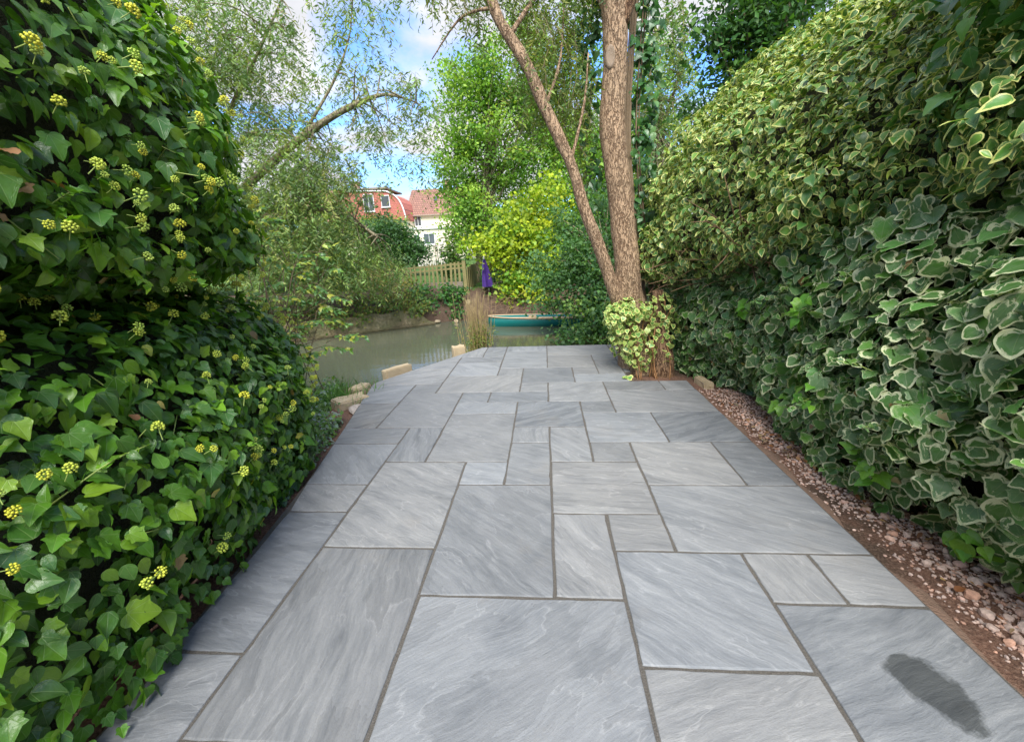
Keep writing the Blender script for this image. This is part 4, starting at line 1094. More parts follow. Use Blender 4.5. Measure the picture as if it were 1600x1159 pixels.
# ---------------------------------------------------------------- twin-trunk willow beside the patio
tw = thing('willow_tree', 'twin-trunk willow with ridged brown bark at the right patio edge', 'tree', (1.15, 5.25, -.06))
pts, rr = resample([(1.24, 5.32, -.25), (1.18, 5.30, .1), (1.08, 5.26, .5), (1.00, 5.22, .95), (.955, 5.2, 1.35), (.86, 5.2, 2.05), (.765, 5.2, 2.7), (.775, 5.2, 3.3), (.76, 5.2, 3.9), (.80, 5.25, 4.6), (.9, 5.3, 5.6), (1.0, 5.4, 6.6)],
                   [.34, .27, .215, .160, .142, .134, .138, .124, .140, .11, .09, .05], 110)
trunk = build('trunk', MB().tube(pts, rr, 40, True, .055, 5.), M['bark'], tw, True)
pts, rr = resample([(1.0, 5.2, .5), (.86, 5.14, .85), (.72, 5.08, 1.21), (.585, 5.03, 1.55), (.47, 5.0, 1.82), (.30, 4.98, 2.33), (.04, 4.96, 2.86), (-.15, 4.95, 3.27), (-.40, 4.95, 3.66), (-.49, 4.95, 3.98), (-.62, 5., 4.6), (-.9, 5., 5.4)],
                   [.11, .083, .070, .066, .064, .058, .062, .056, .053, .048, .036, .022], 90)
build('leaning_trunk', MB().tube(pts, rr, 26, True, .10, 6.), M['bark'], tw, True)
pts, rr = resample([(.84, 5.16, 3.62), (.95, 5.08, 3.95), (1.02, 5.0, 4.5)], [.06, .045, .03], 12)
build('side_branch', MB().tube(pts, rr, 12, True, .05), M['bark_red'], tw, True)
pts, rr = resample([(1.42, 5.06, -.2), (1.40, 5.05, .2), (1.33, 5.02, .6), (1.285, 5.0, .96)], [.16, .11, .075, .062], 30)
cs = build('cut_trunk', MB().tube(pts, rr, 18, True, .10, 6.), M['bark_red'], tw, True); cs['label'] = 'short reddish sawn-off stem at the foot of the tree'
# pruning scar
V = []; Fs = []
c = at(948, 86, 5.04)
for i, (r, dz) in enumerate(((1., .0), (.86, .035), (.62, .030), (.3, .022), (.0, .02))):
    for k in range(20):
        w = 2*math.pi*k/20; V.append((c.x + .045 + .05*r*math.cos(w), 5.100 - dz*.8 + .35*max(0, -.05*r*math.cos(w)), c.z + .115*r*math.sin(w)))
for i in range(4):
    for k in range(20): Fs.append((i*20+k, i*20+(k+1) % 20, (i+1)*20+(k+1) % 20, (i+1)*20+k))
build('pruning_scar', MB().add(V, Fs), mat_plain('healed_wood', (.27, .205, .145), .9, .3, 25, .8, .01), tw, True)

# hanging sprays of narrow leaves
def strands(L, mb, starts, lens, r, size=(.05, .085), pal=None, w=None, droop=1., spread=.55, step=.022, nt=2):
    for p, l in zip(starts, lens):
        n = max(3, int(l/step)); d = unit(np.array([r.normal()*spread, r.normal()*spread, -droop]))
        cv = np.array([r.normal(), r.normal(), 0])*.10
        t = np.linspace(0, 1, n)[:, None]
        C = p + d*l*t + cv*l*(t**2) - np.array([0, 0, 1.])*l*.25*t**2
        if mb is not None and r.random() < .5:
            q = C[::max(1, n//3)]; mb.tube([tuple(x) for x in q], [.0022*(1-.6*k/len(q)) for k in range(len(q))], 3, False)
        az = r.uniform(0, 6.3, n); out = np.stack([np.cos(az), np.sin(az), -.15 - .9*r.random(n)], 1)
        N = np.stack([r.normal(size=n), r.normal(size=n)-.3, r.normal(size=n)+.5], 1)
        tt = unit(out)
        L.pos.append(C); N = N - tt*np.sum(N*tt, 1, keepdims=True); N = unit(N); L.N.append(N); L.T.append(tt); L.S.append(np.cross(tt, N))
        L.size.append(r.uniform(size[0], size[1], n)); L.tint.append(np.repeat(tints(1, pal, w, .2, r), n, 0)*r.uniform(.8, 1.2, (n, 1))); L.tk.append(r.integers(0, nt, n))
def lobe_pts(px, py, Y, rx, ry, n, r=rng, rd=None, shell=.35):
    c = np.array(at(px, py, Y)); a, b = rx*Y/F_PX, ry*Y/F_PX; d = rd or (a+b)/2
    u = unit(r.normal(size=(n, 3)))*(shell + (1-shell)*r.random((n, 1)))**.6
    return c + u*np.array([a, d, b])
WPAL = [(.14, .21, .05), (.18, .26, .055), (.10, .16, .045), (.25, .27, .06), (.15, .21, .09)]
L = Leaves(); mb = MB()
for px, py, Y, rx, ry, n, l in [(870, 25, 5.4, 60, 50, 70, .5), (850, 90, 5.3, 45, 60, 70, .5), (885, 140, 5.4, 40, 60, 70, .45), (845, 170, 5.3, 30, 40, 26, .4), (740, -10, 5.2, 45, 30, 22, .45), (730, 50, 5.3, 35, 30, 9, .3),
                                (860, -60, 5.3, 120, 50, 90, .6), (980, -60, 5.6, 120, 50, 60, .5), (905, 210, 5.5, 25, 50, 30, .4), (700, -50, 5.2, 70, 30, 40, .5), (810, 20, 5.2, 25, 40, 14, .4), (1040, 10, 6., 30, 30, 15, .4)]:
    n = int(n*1.7); l *= .8; S = lobe_pts(px, py - l*F_PX/Y*.35, Y, rx, ry, n); strands(L, mb, S, rng.uniform(.5, 1.2, n)*l, rng, (.045, .08), WPAL, [3, 4, 2, 3, 2])
L.done(); o = link('foliage', L.mesh('foliage', T_WIL), M['tree_leaf'], tw); o['kind'] = 'stuff'
b1 = MB()
for a, b, c2, r0 in [((-.30, 4.95, 3.5), (.0, 5.1, 3.9), (.35, 5.3, 4.2), .03), ((.30, 4.98, 2.33), (.45, 5.1, 2.9), (.5, 5.2, 3.4), .02), ((.04, 4.96, 2.86), (.2, 5.1, 3.3), (.25, 5.2, 3.8), .02), ((-.45, 4.95, 3.75), (-.8, 5.1, 3.75), (-1.15, 5.2, 3.45), .018), ((.77, 5.2, 3.5), (.5, 5.2, 4.1), (.2, 5.3, 4.6), .04)]:
    p2, r2 = resample([a, b, c2], [r0, r0*.7, r0*.3], 10); b1.tube(p2, r2, 6)
build('branches', b1, M['bark'], tw, True); build('twigs', mb, M['twig'], tw)['kind'] = 'stuff'

# ivy on the foot of the tree and up its far side
iv = thing('tree_ivy', 'pale variegated ivy wrapped round the foot of the twin-trunk tree', 'ivy', (1.12, 5.0, -.05))
def blob(n, c, rad, r=rng, cone=None):
    u = unit(r.normal(size=(n*3, 3))); u = u[u[:, 1] < .35][:n] if cone is None else u[:n]
    N = unit(u/np.array(rad)); return np.array(c) + u*np.array(rad), N
L = Leaves()
PALT = [(.12, .26, .055), (.16, .31, .06), (.08, .18, .045), (.27, .36, .08)]
for c, rad, n, s0, s1 in [((.93, 5.10, .72), (.24, .26, .20), 190, .035, .065), ((1.02, 5.12, .48), (.27, .33, .32), 230, .035, .065), ((1.16, 5.10, .30), (.22, .32, .28), 130, .035, .065), ((1.32, 5.0, .65), (.13, .12, .32), 100, .035, .06), ((.86, 5.02, .58), (.17, .16, .24), 110, .035, .065), ((1.12, 5.0, .78), (.2, .2, .14), 50, .04, .06), ((1.42, 4.98, .35), (.12, .1, .3), 60, .035, .06)]:
    P, N = blob(n, c, rad); n = len(P); P = P + N*(.07*fbm(P*4.)[:, None] - .08*rng.random((n, 1))**2)
    P[:, 2] = np.maximum(P[:, 2], .03)
    L.add(P, N + np.array([0, -.2, .35]) + .65*rng.normal(size=(n, 3)), np.array([0, -.2, -1.]), .55, rng.uniform(s0, s1, n), tints(n, PALT, [3, 3, 3, 1.5]), 6)
m = 3; L.add(np.array([[.93, 4.72, .02], [.97, 4.69, .015], [.90, 4.75, .02]]), np.array([[0, -.2, 1.]]*3) + .2*rng.normal(size=(3, 3)), np.array([-.4, -.6, 0.]), .6, np.array([.06, .07, .05]), tints(3, PALT), 6)
plant(iv, L, T_BIG, M['varieg_small'])
mb = MB()
for k in range(13):
    x = random.uniform(1.05, 1.5); p = [(x, 4.98 - .12*random.random(), -.07)]
    for z in (.2, .5, .85): p.append((x - .1*z*random.uniform(.3, 2.2) + random.uniform(-.05, .05), 4.95 + .08*z + random.uniform(-.05, .04), z*random.uniform(.7, 1.1)))
    q, r2 = resample(p, [.006*random.uniform(.5, 1.7)]*4, 12); mb.tube(q, r2, 5, True, .2)
build('vine_stems', mb, mat_plain('orange_brown_vine', (.32, .17, .075), .85, .35, 25, .5, .004), iv, True)['kind'] = 'stuff'

ic = thing('climbing_ivy', 'dark green ivy climbing the far side of the twin-trunk tree', 'ivy', (1.1, 5.5, -.05))
L = Leaves()
PALC = [(.035, .12, .03), (.055, .16, .04), (.028, .085, .028), (.09, .21, .06)]
for px, py, Y, rx, ry, n in [(1012, 40, 5.45, 22, 60, 130), (1008, 150, 5.45, 20, 70, 120), (1005, 250, 5.4, 18, 60, 110), (1015, 340, 5.4, 24, 60, 120), (1020, 420, 5.45, 26, 40, 90), (915, 30, 5.55, 22, 50, 90), (922, 110, 5.5, 15, 50, 60), (920, 200, 5.5, 14, 60, 40), (930, 290, 5.5, 12, 40, 25), (960, -50, 5.5, 70, 40, 120)]:
    P = lobe_pts(px, py, Y, rx, ry, n, rd=.13); L.add(P, np.array([0, -.8, .45]) + .5*rng.normal(size=(n, 3)), np.array([0, -.15, -1.]), .45, rng.uniform(.055, .10, n), tints(n, PALC, [4, 3, 3, 1]), 6)
plant(ic, L, T_IVY, M['ivy'])
mb = MB()
for k in range(9):
    x0 = random.uniform(.95, 1.25); q, r2 = resample([(x0+.25, 5.45, -.1), (x0+.1, 5.42, .9), (x0-.05, 5.40, 1.8), (x0-.15, 5.40, 2.8), (x0-.1, 5.4, 4.2)], [.02, .016, .013, .011, .008], 16); mb.tube(q, r2, 5, True, .2)
build('stem', mb, M['twig'], ic, True)
plant(hr, YL, T_IVY, M['ivy'], 40, 'young_leaf')

# ---------------------------------------------------------------- trees over and beyond the river
def crown(L, lobes, size, pal, w=None, per=34, cr=.30, nt=3, upb=.6, tip=(0, -.1, -.5), flat=.6):
    cs = []
    for px, py, Y, rx, ry, n in lobes:
        n = int(n*1.35); C = lobe_pts(px, py, Y, rx, ry, n, shell=.30); cs.append(C)
        for c in C:
            m = max(6, int(per*1.7*rng.uniform(.5, 1.4))); P = c + rng.normal(size=(m, 3))*np.array([cr, cr, cr*flat])*rng.uniform(.6, 1.2)
            k = tints(1, pal, w, .12)
            N = np.array([0, -.25, upb]) + .55*rng.normal(size=(m, 3)) + .25*unit(rng.normal(size=(1, 3)))
            L.add(P, N, np.array(tip), .7, rng.uniform(size[0], size[1], m), np.repeat(k, m, 0)*rng.uniform(.82, 1.2, (m, 1)), nt)
    return np.concatenate(cs)
def limbs(base, top, r0, targets, n, curve=.25, bend=None):
    """trunk from base to top and n limbs out to crown points"""
    base, top = Vector(base), Vector(top); mb = MB()
    mid = (base + top)/2 + Vector(bend or (random.uniform(-.2, .2), random.uniform(-.2, .2), 0))
    pts, rr = resample([base, mid, top], [r0, r0*.75, r0*.4], 22); mb.tube(pts, rr, 12, True, .06, 2.)
    br = MB()
    for k in rng.permutation(len(targets))[:n]:
        e = Vector(targets[k]); i = random.randint(6, 20); s = pts[i]
        if e.z < s.z - 1.: i = 4; s = pts[i]
        m2 = s.lerp(e, .55) + Vector((0, 0, (e-s).length*random.uniform(.02, .16)))
        p2, r2 = resample([s, m2, e], [rr[i]*.45, rr[i]*.25, .006], 9); br.tube(p2, r2, 5, False)
    return mb, br
def tree(name, label, lobes, base, top, r0, size, pal, w=None, per=34, cr=.3, temps=T_CHEAP, nl=40, bark='bark_grey', cat='tree', group=None, upb=.6, mat='tree_leaf', bend=None):
    b = Vector(base); root = thing(name, label, cat, (b.x, b.y, b.z + .05), group)
    L = Leaves(); C = crown(L, lobes, size, pal, w, per, cr, len(temps), upb); L.done()
    m, br = limbs(base, top, r0, C, nl, bend=bend)
    build('trunk', m, M[bark], root, True); build('limbs', br, M[bark], root, True)
    o = link('crown', L.mesh('crown', temps), M[mat], root); o['kind'] = 'stuff'
    return root
GR = [(.085, .19, .03), (.12, .25, .035), (.06, .14, .03), (.17, .29, .04)]
def gp(px, Y): 
    p = at(px, 400, Y); return (p.x, Y, gz(p.x, Y) - .08)
# tall bright green tree behind the parasol
tree('bright_green_tree', 'tall bright green tree behind the yellow shrub, left of the trunks',
     [(745, 125, 15, 50, 40, 40), (800, 110, 15, 60, 60, 60), (725, 190, 15, 42, 50, 50), (785, 210, 15, 60, 70, 80), (720, 270, 15, 40, 50, 45), (760, 310, 15, 50, 60, 60), (720, 350, 14.5, 28, 45, 26), (845, 230, 15.5, 50, 80, 60)],
     gp(742, 15), tuple(at(770, 150, 15)), .11, (.07, .13), [(.14, .28, .04), (.19, .35, .045), (.10, .21, .04), (.28, .40, .05)], [3, 3, 2, 1.6], 34, .27, T_CHEAP, 60)
# lime tree right behind the trunks
tree('lime_green_tree', 'light lime green tree seen between and behind the two trunks',
     [(860, 180, 17, 70, 90, 60), (900, 280, 16, 60, 70, 60), (955, 240, 17, 70, 100, 70), (1010, 190, 17, 50, 110, 50), (880, 90, 17, 70, 60, 40), (1030, 300, 16, 40, 60, 30), (870, 370, 15.5, 60, 50, 40)],
     gp(925, 16.5), tuple(at(920, 150, 16.5)), .13, (.09, .15), [(.15, .30, .035), (.20, .36, .04), (.10, .22, .035), (.27, .38, .05)], [3, 3, 2, 1.2], 34, .32, T_CHEAP, 60)
# golden shrub
tree('golden_shrub', 'golden yellow leaved shrub over the parasol and boat',
     [(795, 388, 12.8, 40, 32, 40), (825, 345, 12.8, 40, 40, 40), (752, 382, 12.9, 26, 14, 14), (806, 438, 12.6, 28, 24, 18), (845, 395, 12.6, 30, 40, 26), (830, 455, 12.4, 36, 20, 18), (850, 320, 13, 26, 40, 20), (795, 466, 12.3, 8, 12, 3)],
     gp(752, 13.0), tuple(at(800, 380, 12.8)), .06, (.08, .125), [(.28, .39, .03), (.37, .46, .03), (.20, .33, .03), (.44, .49, .04), (.13, .25, .03)], [3, 3, 2, 1.2, 1.5], 19, .24, T_LOBE, 36, 'bark_grey', 'shrub', bend=(-.25, 0, 0))
# dark shrub leaning over the water
tree('dark_green_shrub', 'dark green shrub leaning over the river beside the boat',
     [(900, 395, 9.6, 34, 30, 26), (935, 440, 9.3, 30, 40, 30), (880, 435, 9.5, 38, 16, 18), (930, 482, 9.0, 40, 18, 22), (950, 505, 8.6, 36, 24, 24), (905, 522, 8.5, 30, 9, 10), (868, 472, 9.2, 22, 7, 7), (945, 350, 9.8, 26, 50, 20), (890, 345, 10, 26, 18, 9), (962, 420, 9.5, 24, 60, 20), (850, 410, 9.8, 22, 9, 6)],
     (at(985, 500, 8.9).x, 8.9, -.55), tuple(at(940, 380, 9.4)), .07, (.06, .10), [(.07, .165, .05), (.10, .21, .055), (.05, .12, .045), (.17, .29, .06)], [3, 3, 2, 1.2], 36, .22, T_CHEAP, 60, 'bark_grey', 'shrub')
# bush filling behind the variegated shrub foot
tree('ivy_clad_tree', 'dark leaved tree rising behind the variegated shrub at the top right',
     [(1190, 20, 7.2, 45, 50, 30), (1125, 75, 7.2, 30, 50, 9), (1235, 30, 7.3, 30, 40, 14), (1180, 100, 7.2, 50, 50, 26), (1090, 40, 7.2, 30, 50, 5), (1285, 0, 7.4, 40, 25, 8), (1190, -50, 7.2, 60, 40, 20), (1120, 160, 7.2, 40, 40, 9)],
     (at(1190, 300, 7.4).x, 7.4, -.5), tuple(at(1190, 0, 7.3)), .13, (.075, .125), [(.045, .12, .03), (.065, .16, .035), (.034, .09, .028), (.11, .22, .035)], [3, 3, 3, 1], 36, .20, [poly4(.20), poly4(.27)], 50)
# fine-leaved willow behind, right of the trunks, and the big weeping willow on the left
def willow(name, label, base, limb_pts, lobes, pal, w, size, twn=1.):
    root = thing(name, label, 'tree', (base[0], base[1], base[2]+.05))
    L = Leaves(); tmb = MB(); br = MB(); allS = []
    for px, py, Y, rx, ry, n, l in lobes:
        n = int(n*twn*1.5); l *= .6; S = lobe_pts(px, py - l*F_PX/Y*.4, Y, rx, ry, n); allS.append(S)
        strands(L, tmb, S, rng.uniform(.45, 1.25, n)*l, rng, size, pal, w, 1., 1.05, .030)
    L.done()
    ends = []
    for k, (pts, rad) in enumerate(limb_pts):
        q, r2 = resample(pts, rad, 26)
        if k == 0: build('trunk', MB().tube(q, r2, 14, True, .06, 2.), M['bark_grey'], root, True)
        else: br.tube(q, r2, 9, True, .06, 2.); ends += q[6:]
    S = np.concatenate(allS)
    for k in rng.permutation(len(S))[:150]:
        e = Vector(S[k]); s = min(ends, key=lambda p: (p-e).length + random.uniform(0, .8)); m2 = s.lerp(e, .5) + Vector((0, 0, (e-s).length*random.uniform(0, .25)))
        q, r2 = resample([s, m2, e], [.022, .013, .004], 8); br.tube(q, r2, 4, False)
    build('limbs', br, M['bark_grey'], root, True); build('twigs', tmb, M['twig'], root)['kind'] = 'stuff'
    o = link('crown', L.mesh('crown', T_WIL), M['tree_leaf'], root); o['kind'] = 'stuff'
    return root
bz = gz(-8.6, 10.2)
WP = [(.17, .27, .085), (.22, .32, .09), (.125, .21, .08), (.28, .34, .09), (.24, .24, .08)]
b0 = (-8.6, 10.2, bz-.1)
A1 = [tuple(at(x, y, Yy)) for x, y, Yy in ((330, 340, 9.8), (410, 268, 9.4), (470, 216, 9.1), (515, 185, 9.0), (550, 166, 8.9), (600, 148, 8.8), (650, 160, 8.7))]
A2 = [tuple(at(x, y, Yy)) for x, y, Yy in ((320, 350, 9.8), (350, 200, 9.6), (400, 90, 9.4), (440, 0, 9.3))]
A3 = [tuple(at(x, y, Yy)) for x, y, Yy in ((470, 216, 9.1), (520, 130, 9.1), (545, 60, 9.1), (550, 10, 9.0))]
A4 = [tuple(at(x, y, Yy)) for x, y, Yy in ((330, 340, 9.8), (420, 330, 9.6), (520, 330, 9.5), (590, 370, 9.4))]
willow('weeping_willow', 'weeping willow with fine grey-green leaves overhanging the river on the left', b0,
       [([b0, tuple(at(295, 430, 10)), tuple(at(325, 345, 9.8))], [.24, .2, .16]), (A1, [.10, .085, .075, .068, .058, .03, .012]), (A2, [.07, .05, .03, .015]), (A3, [.035, .025, .015, .008]), (A4, [.1, .07, .05, .02])],
       [(290, 60, 9, 80, 80, 190, .9), (370, 60, 9, 80, 70, 170, .9), (330, 170, 9, 80, 80, 200, .9), (430, 110, 9.2, 60, 90, 120, .8), (400, 260, 9.2, 90, 80, 240, .9), (480, 330, 9.4, 90, 70, 250, .9), (430, 390, 9.4, 90, 70, 260, .9), (530, 410, 9.8, 80, 60, 260, .8),
        (590, 430, 10.2, 50, 40, 110, .6), (510, 280, 9.2, 60, 50, 120, .7), (560, 70, 9.0, 55, 60, 62, .6), (600, 165, 8.9, 60, 55, 90, .6), (650, 185, 8.8, 35, 50, 45, .6), (620, 235, 8.9, 60, 30, 30, .5), (535, 180, 9.0, 60, 60, 70, .6), (510, 20, 9, 30, 40, 20, .5), (560, -30, 9, 80, 40, 60, .6), (450, 450, 9.8, 90, 40, 160, .6), (470, 250, 9.2, 60, 60, 120, .8), (590, 300, 9.3, 30, 16, 14, .4), (660, 290, 9.0, 14, 20, 8, .4), (640, 265, 9, 24, 20, 14, .5)],
       WP, [3, 3, 3, 1.5, .6], (.075, .125))
b0 = (at(1040, 400, 10.5).x, 10.5, gz(2.6, 10.5)-.1)
b0 = (at(1040, 400, 12.2).x, 12.2, gz(at(1040, 400, 12.2).x, 12.2)-.1)
willow('slender_willow', 'slender grey-green willow behind the trunks and the variegated shrub', b0,
       [([b0, tuple(at(1035, 250, 12.2)), tuple(at(1030, 130, 12))], [.10, .08, .05]), ([tuple(at(1035, 250, 12.2)), tuple(at(1015, 150, 12)), tuple(at(1025, 50, 12))], [.06, .04, .02]), ([tuple(at(1035, 200, 12.2)), tuple(at(1060, 120, 12)), tuple(at(1070, 60, 12))], [.05, .03, .015])],
       [(1020, 100, 12, 30, 60, 70, .8), (1050, 160, 12, 35, 60, 80, .8), (1025, 220, 12, 35, 60, 90, .8), (1065, 90, 12, 25, 50, 30, .7), (1040, 300, 12, 40, 50, 80, .8)], WP, [3, 3, 3, 1.5, .3], (.09, .15))

# garden shrubs between river and houses
BG = [(.085, .16, .035), (.11, .20, .04), (.06, .12, .03), (.16, .22, .05)]
DKP = [(.045, .11, .03), (.06, .14, .035), (.035, .085, .028)]
SH = [('dark_garden_bush', 'dark rounded bush left of the white railing', [(620, 385, 21, 44, 26, 40), (600, 365, 21, 40, 26, 34), (640, 395, 20.5, 22, 20, 16)], 615, 21, DKP, .35),
      ('yellow_green_bush', 'yellow-green bush below the red dormer', [(560, 362, 25, 50, 24, 34), (600, 350, 26, 30, 14, 18), (520, 350, 25, 40, 40, 30)], 560, 25, [(.17, .24, .05), (.23, .28, .06), (.12, .19, .045)], .4),
      ('garden_bush', 'mid green bush on the far bank under the weeping willow', [(540, 420, 14, 60, 30, 60), (490, 410, 14, 60, 40, 60), (430, 400, 14, 60, 60, 60)], 500, 14.2, BG, .3),
      ('bank_bush', 'dense green bush on the far left bank behind the willow', [(360, 380, 13, 90, 80, 110), (250, 360, 12.5, 120, 90, 130)], 310, 13, BG, .35),
      ('dark_back_bush', 'dark bush behind the boat and golden shrub', [(830, 420, 14.8, 70, 40, 60), (900, 400, 14.5, 70, 60, 70), (970, 380, 14.5, 60, 70, 60), (1050, 380, 14.5, 70, 70, 60)], 890, 14.8, DKP, .35),  # uses the dark green leaf palette
      ('lawn_bush', 'small green bush beside the garden arch', [(712, 398, 22, 16, 20, 14), (715, 375, 22, 12, 16, 8)], 712, 22, BG, .3),
      ('fence_shrub', 'leafy shrub just behind the picket fence', [(700, 424, 15.2, 7, 10, 6)], 700, 15.2, DKP, .14)]
for nm, lab, lobes, px, Y, pal, cr in SH:
    p = gp(px, Y); tree(nm, lab, lobes, p, (p[0], Y, at(px, lobes[0][1], Y).z), .05, (.07, .12) if Y < 18 else (.11, .18), pal, None, 34, cr, T_CHEAP, 24, cat='bush')
# trees far behind the gardens
FT = [(400, 335, 44, 110, 60, 'far tree between the willow and the red dormer house'), (790, 330, 46, 60, 70, 'far tree right of the cream house'),
      (930, 310, 40, 90, 90, 'far tree behind the lime green tree and twin trunks'), (1120, 300, 36, 120, 110, 'far tree glimpsed between the trunks and the variegated shrub')]
for k, (px, py, Y, rx, ry, lab) in enumerate(FT):
    p = gp(px, Y); tree('far_tree', lab, [(px, py, Y, rx, ry, 80), (px - rx*.3, py + ry*.5, Y, rx*.8, ry*.6, 40), (px + rx*.4, py + ry*.4, Y, rx*.7, ry*.6, 40)], p, tuple(at(px, py - ry*.3, Y)), .2, (.2, .34), BG if k % 2 else GR, None, 30, .6, T_CHEAP, 20, group='trees far behind the gardens')

# ---------------------------------------------------------------- bank plants
def bramble(name, label, cat, spots, size, pal, w, temps, n, cr, stems=True, mat='tree_leaf', upb=.5, stem_r=.006, fan=.3):
    """spots: list of (world point, spread radius)"""
    c = spots[0][0]; root = thing(name, label, cat, (c[0], c[1], gz(c[0], c[1])))
    L = Leaves(); mb = MB()
    for (x, y, z), R in spots:
        m = n; P = np.array([x, y, z]) + rng.normal(size=(m, 3))*np.array([R, R, R*.7])*.55
        L.add(P, np.array([0, -.35, upb]) + .5*rng.normal(size=(m, 3)), np.array([0, -.3, -.6]), .7, rng.uniform(size[0], size[1], m), tints(m, pal, w), len(temps))
        for k in range(5 if stems else 0):
            e = P[k]; g = Vector((x + random.uniform(-fan, fan)*.6, y + .15, gz(x, y+.15) - .03)); q, r2 = resample([g, g.lerp(Vector(e), .6) + Vector((0, 0, .12)), Vector(e)], [stem_r, stem_r*.8, stem_r*.4], 8); mb.tube(q, r2, 5)
    L.done(); o = link('foliage', L.mesh('foliage', temps), M[mat], root); o['kind'] = 'stuff'
    if mb.v: build('stems', mb, M['twig'], root, True)
    return root
bramble('bramble_patch', 'green brambles spilling over the far bank below the picket fence', 'brambles',
        [(tuple(at(x, y, Yy)), r) for x, y, Yy, r in ((650, 462, 12.1, .30), (668, 470, 12.0, .32), (690, 462, 12.2, .30), (708, 470, 12.2, .28), (655, 485, 11.9, .24), (715, 488, 12.1, .22), (700, 452, 12.4, .25), (660, 450, 12.3, .3), (676, 484, 11.95, .22), (720, 455, 12.4, .18))],
        (.06, .11), [(.05, .15, .035), (.075, .20, .04), (.04, .115, .035), (.11, .24, .05)], None, T_LOBE, 110, .2)
bramble('bank_shrub', 'yellowing leafy growth on the far bank left of the brambles', 'bank plants',
        [(tuple(at(x, y, Yy)), r) for x, y, Yy, r in ((628, 455, 12.0, .3), (610, 470, 11.6, .3), (640, 440, 12.3, .28), (590, 465, 11.5, .32), (630, 474, 11.8, .22), (565, 470, 11.2, .3), (605, 445, 12.0, .3))],
        (.05, .10), [(.16, .21, .045), (.11, .18, .04), (.25, .25, .05), (.30, .20, .05)], None, T_CHEAP, 120, .2)
bramble('bank_growth', 'trailing green plants along the top of the concrete river wall', 'bank plants',
        [((x_, y_ + .12, z_), .28) for x_, y_, z_ in [(-3.4, 11.35, .06), (-3.8, 11.1, .1), (-4.2, 10.9, .12), (-4.6, 10.6, .1), (-5.1, 10.3, .1), (-5.6, 10.0, .12), (-6.1, 9.65, .1), (-6.7, 9.3, .1), (-7.3, 8.9, .1), (-7.9, 8.5, .1), (-5.0, 10.75, .4), (-5.9, 10.2, .4), (-6.8, 9.7, .4), (-4.3, 11.3, .35), (-3.7, 11.7, .3), (-7.6, 9.1, .4), (-8.5, 8.3, .1), (-8.5, 8.8, .4), (-5.2, 10.0, -.12), (-5.9, 9.55, -.15), (-6.5, 9.15, -.2), (-7.1, 8.75, -.2), (-7.8, 8.3, -.2), (-4.7, 10.35, -.05), (-6.2, 9.35, -.3), (-7.4, 8.5, -.32), (-8.5, 8.1, -.2), (-3.45, 11.2, -.02)]],
        (.05, .10), [(.13, .22, .05), (.09, .17, .04), (.20, .26, .06), (.24, .22, .06)], None, T_CHEAP, 170, .2)
bramble('bank_ferns', 'dark leafy growth at the foot of the dark shrub behind the boat', 'bank plants',
        [((x_, y_, z_), .30) for x_, y_, z_ in [(-.6, 12.3, .1), (.2, 12.2, .2), (1.0, 12.1, .1), (1.8, 12.0, .2), (2.6, 11.9, .1), (-1.6, 12.6, .25), (3.4, 11.7, .2), (.6, 12.6, .5), (1.6, 12.5, .5), (2.6, 12.3, .5)]],
        (.05, .10), DKP + [(.16, .13, .06)], None, T_CHEAP, 60, .2)
# dry brown bank under the golden shrub: bare twigs
mb = MB()
for k in range(170):
    p = at(random.uniform(765, 930), random.uniform(462, 490), random.uniform(11.75, 12.3)); d = Vector((random.uniform(-1, 1), random.uniform(-.5, .3), random.uniform(-.3, .5))).normalized()*random.uniform(.15, .5)
    mb.tube([p, p + d*.5 + Vector((0, 0, .03)), p + d], [.006, .005, .002], 4)
tag(build('dry_twigs', mb, mat_plain('dry_twig', (.24, .15, .09), .9)), 'tangle of dry brown twigs on the bank behind the boat', 'twigs', kind='stuff')

# willow wands growing at the water just beyond the slabs
rx, ry = at(748, 545, 7.3).x, 7.3
wand = thing('willow_wands', 'clump of thin upright brown willow wands, green at the foot, beyond the far slabs', 'plant', (rx, ry, -.45))
mb = MB(); L = Leaves()
for k in range(120):
    b = Vector((rx + random.gauss(0, .085), ry + random.gauss(0, .08), -.5)); lean = Vector((random.gauss(0, .11), random.gauss(0, .1), 0)); h = random.uniform(.75, 1.32)
    q, r2 = resample([b, b + lean*.5 + Vector((0, 0, h*.5)), b + lean + Vector((random.gauss(0, .03), 0, h))], [.0052, .0042, .0018], 8); mb.tube(q, r2, 4)
    m = 22; f = rng.random(m)**1.5*.62; P = np.array(b) + np.outer(f, np.array([lean.x, lean.y, h])) + .02*rng.normal(size=(m, 3))
    L.add(P, np.array([0, -.4, .6]) + .6*rng.normal(size=(m, 3)), np.array([random.uniform(-.6, .6), -.2, .5]), .6, rng.uniform(.05, .085, m), tints(m, [(.13, .20, .045), (.18, .24, .05), (.09, .15, .04), (.24, .25, .05)]), 2)
build('wand', mb, mat_plain('brown_wand', (.33, .25, .11), .7, .3, 12), wand, True)['kind'] = 'stuff'
L.done(); o = link('foliage', L.mesh('foliage', T_WIL), M['tree_leaf'], wand); o['kind'] = 'stuff'

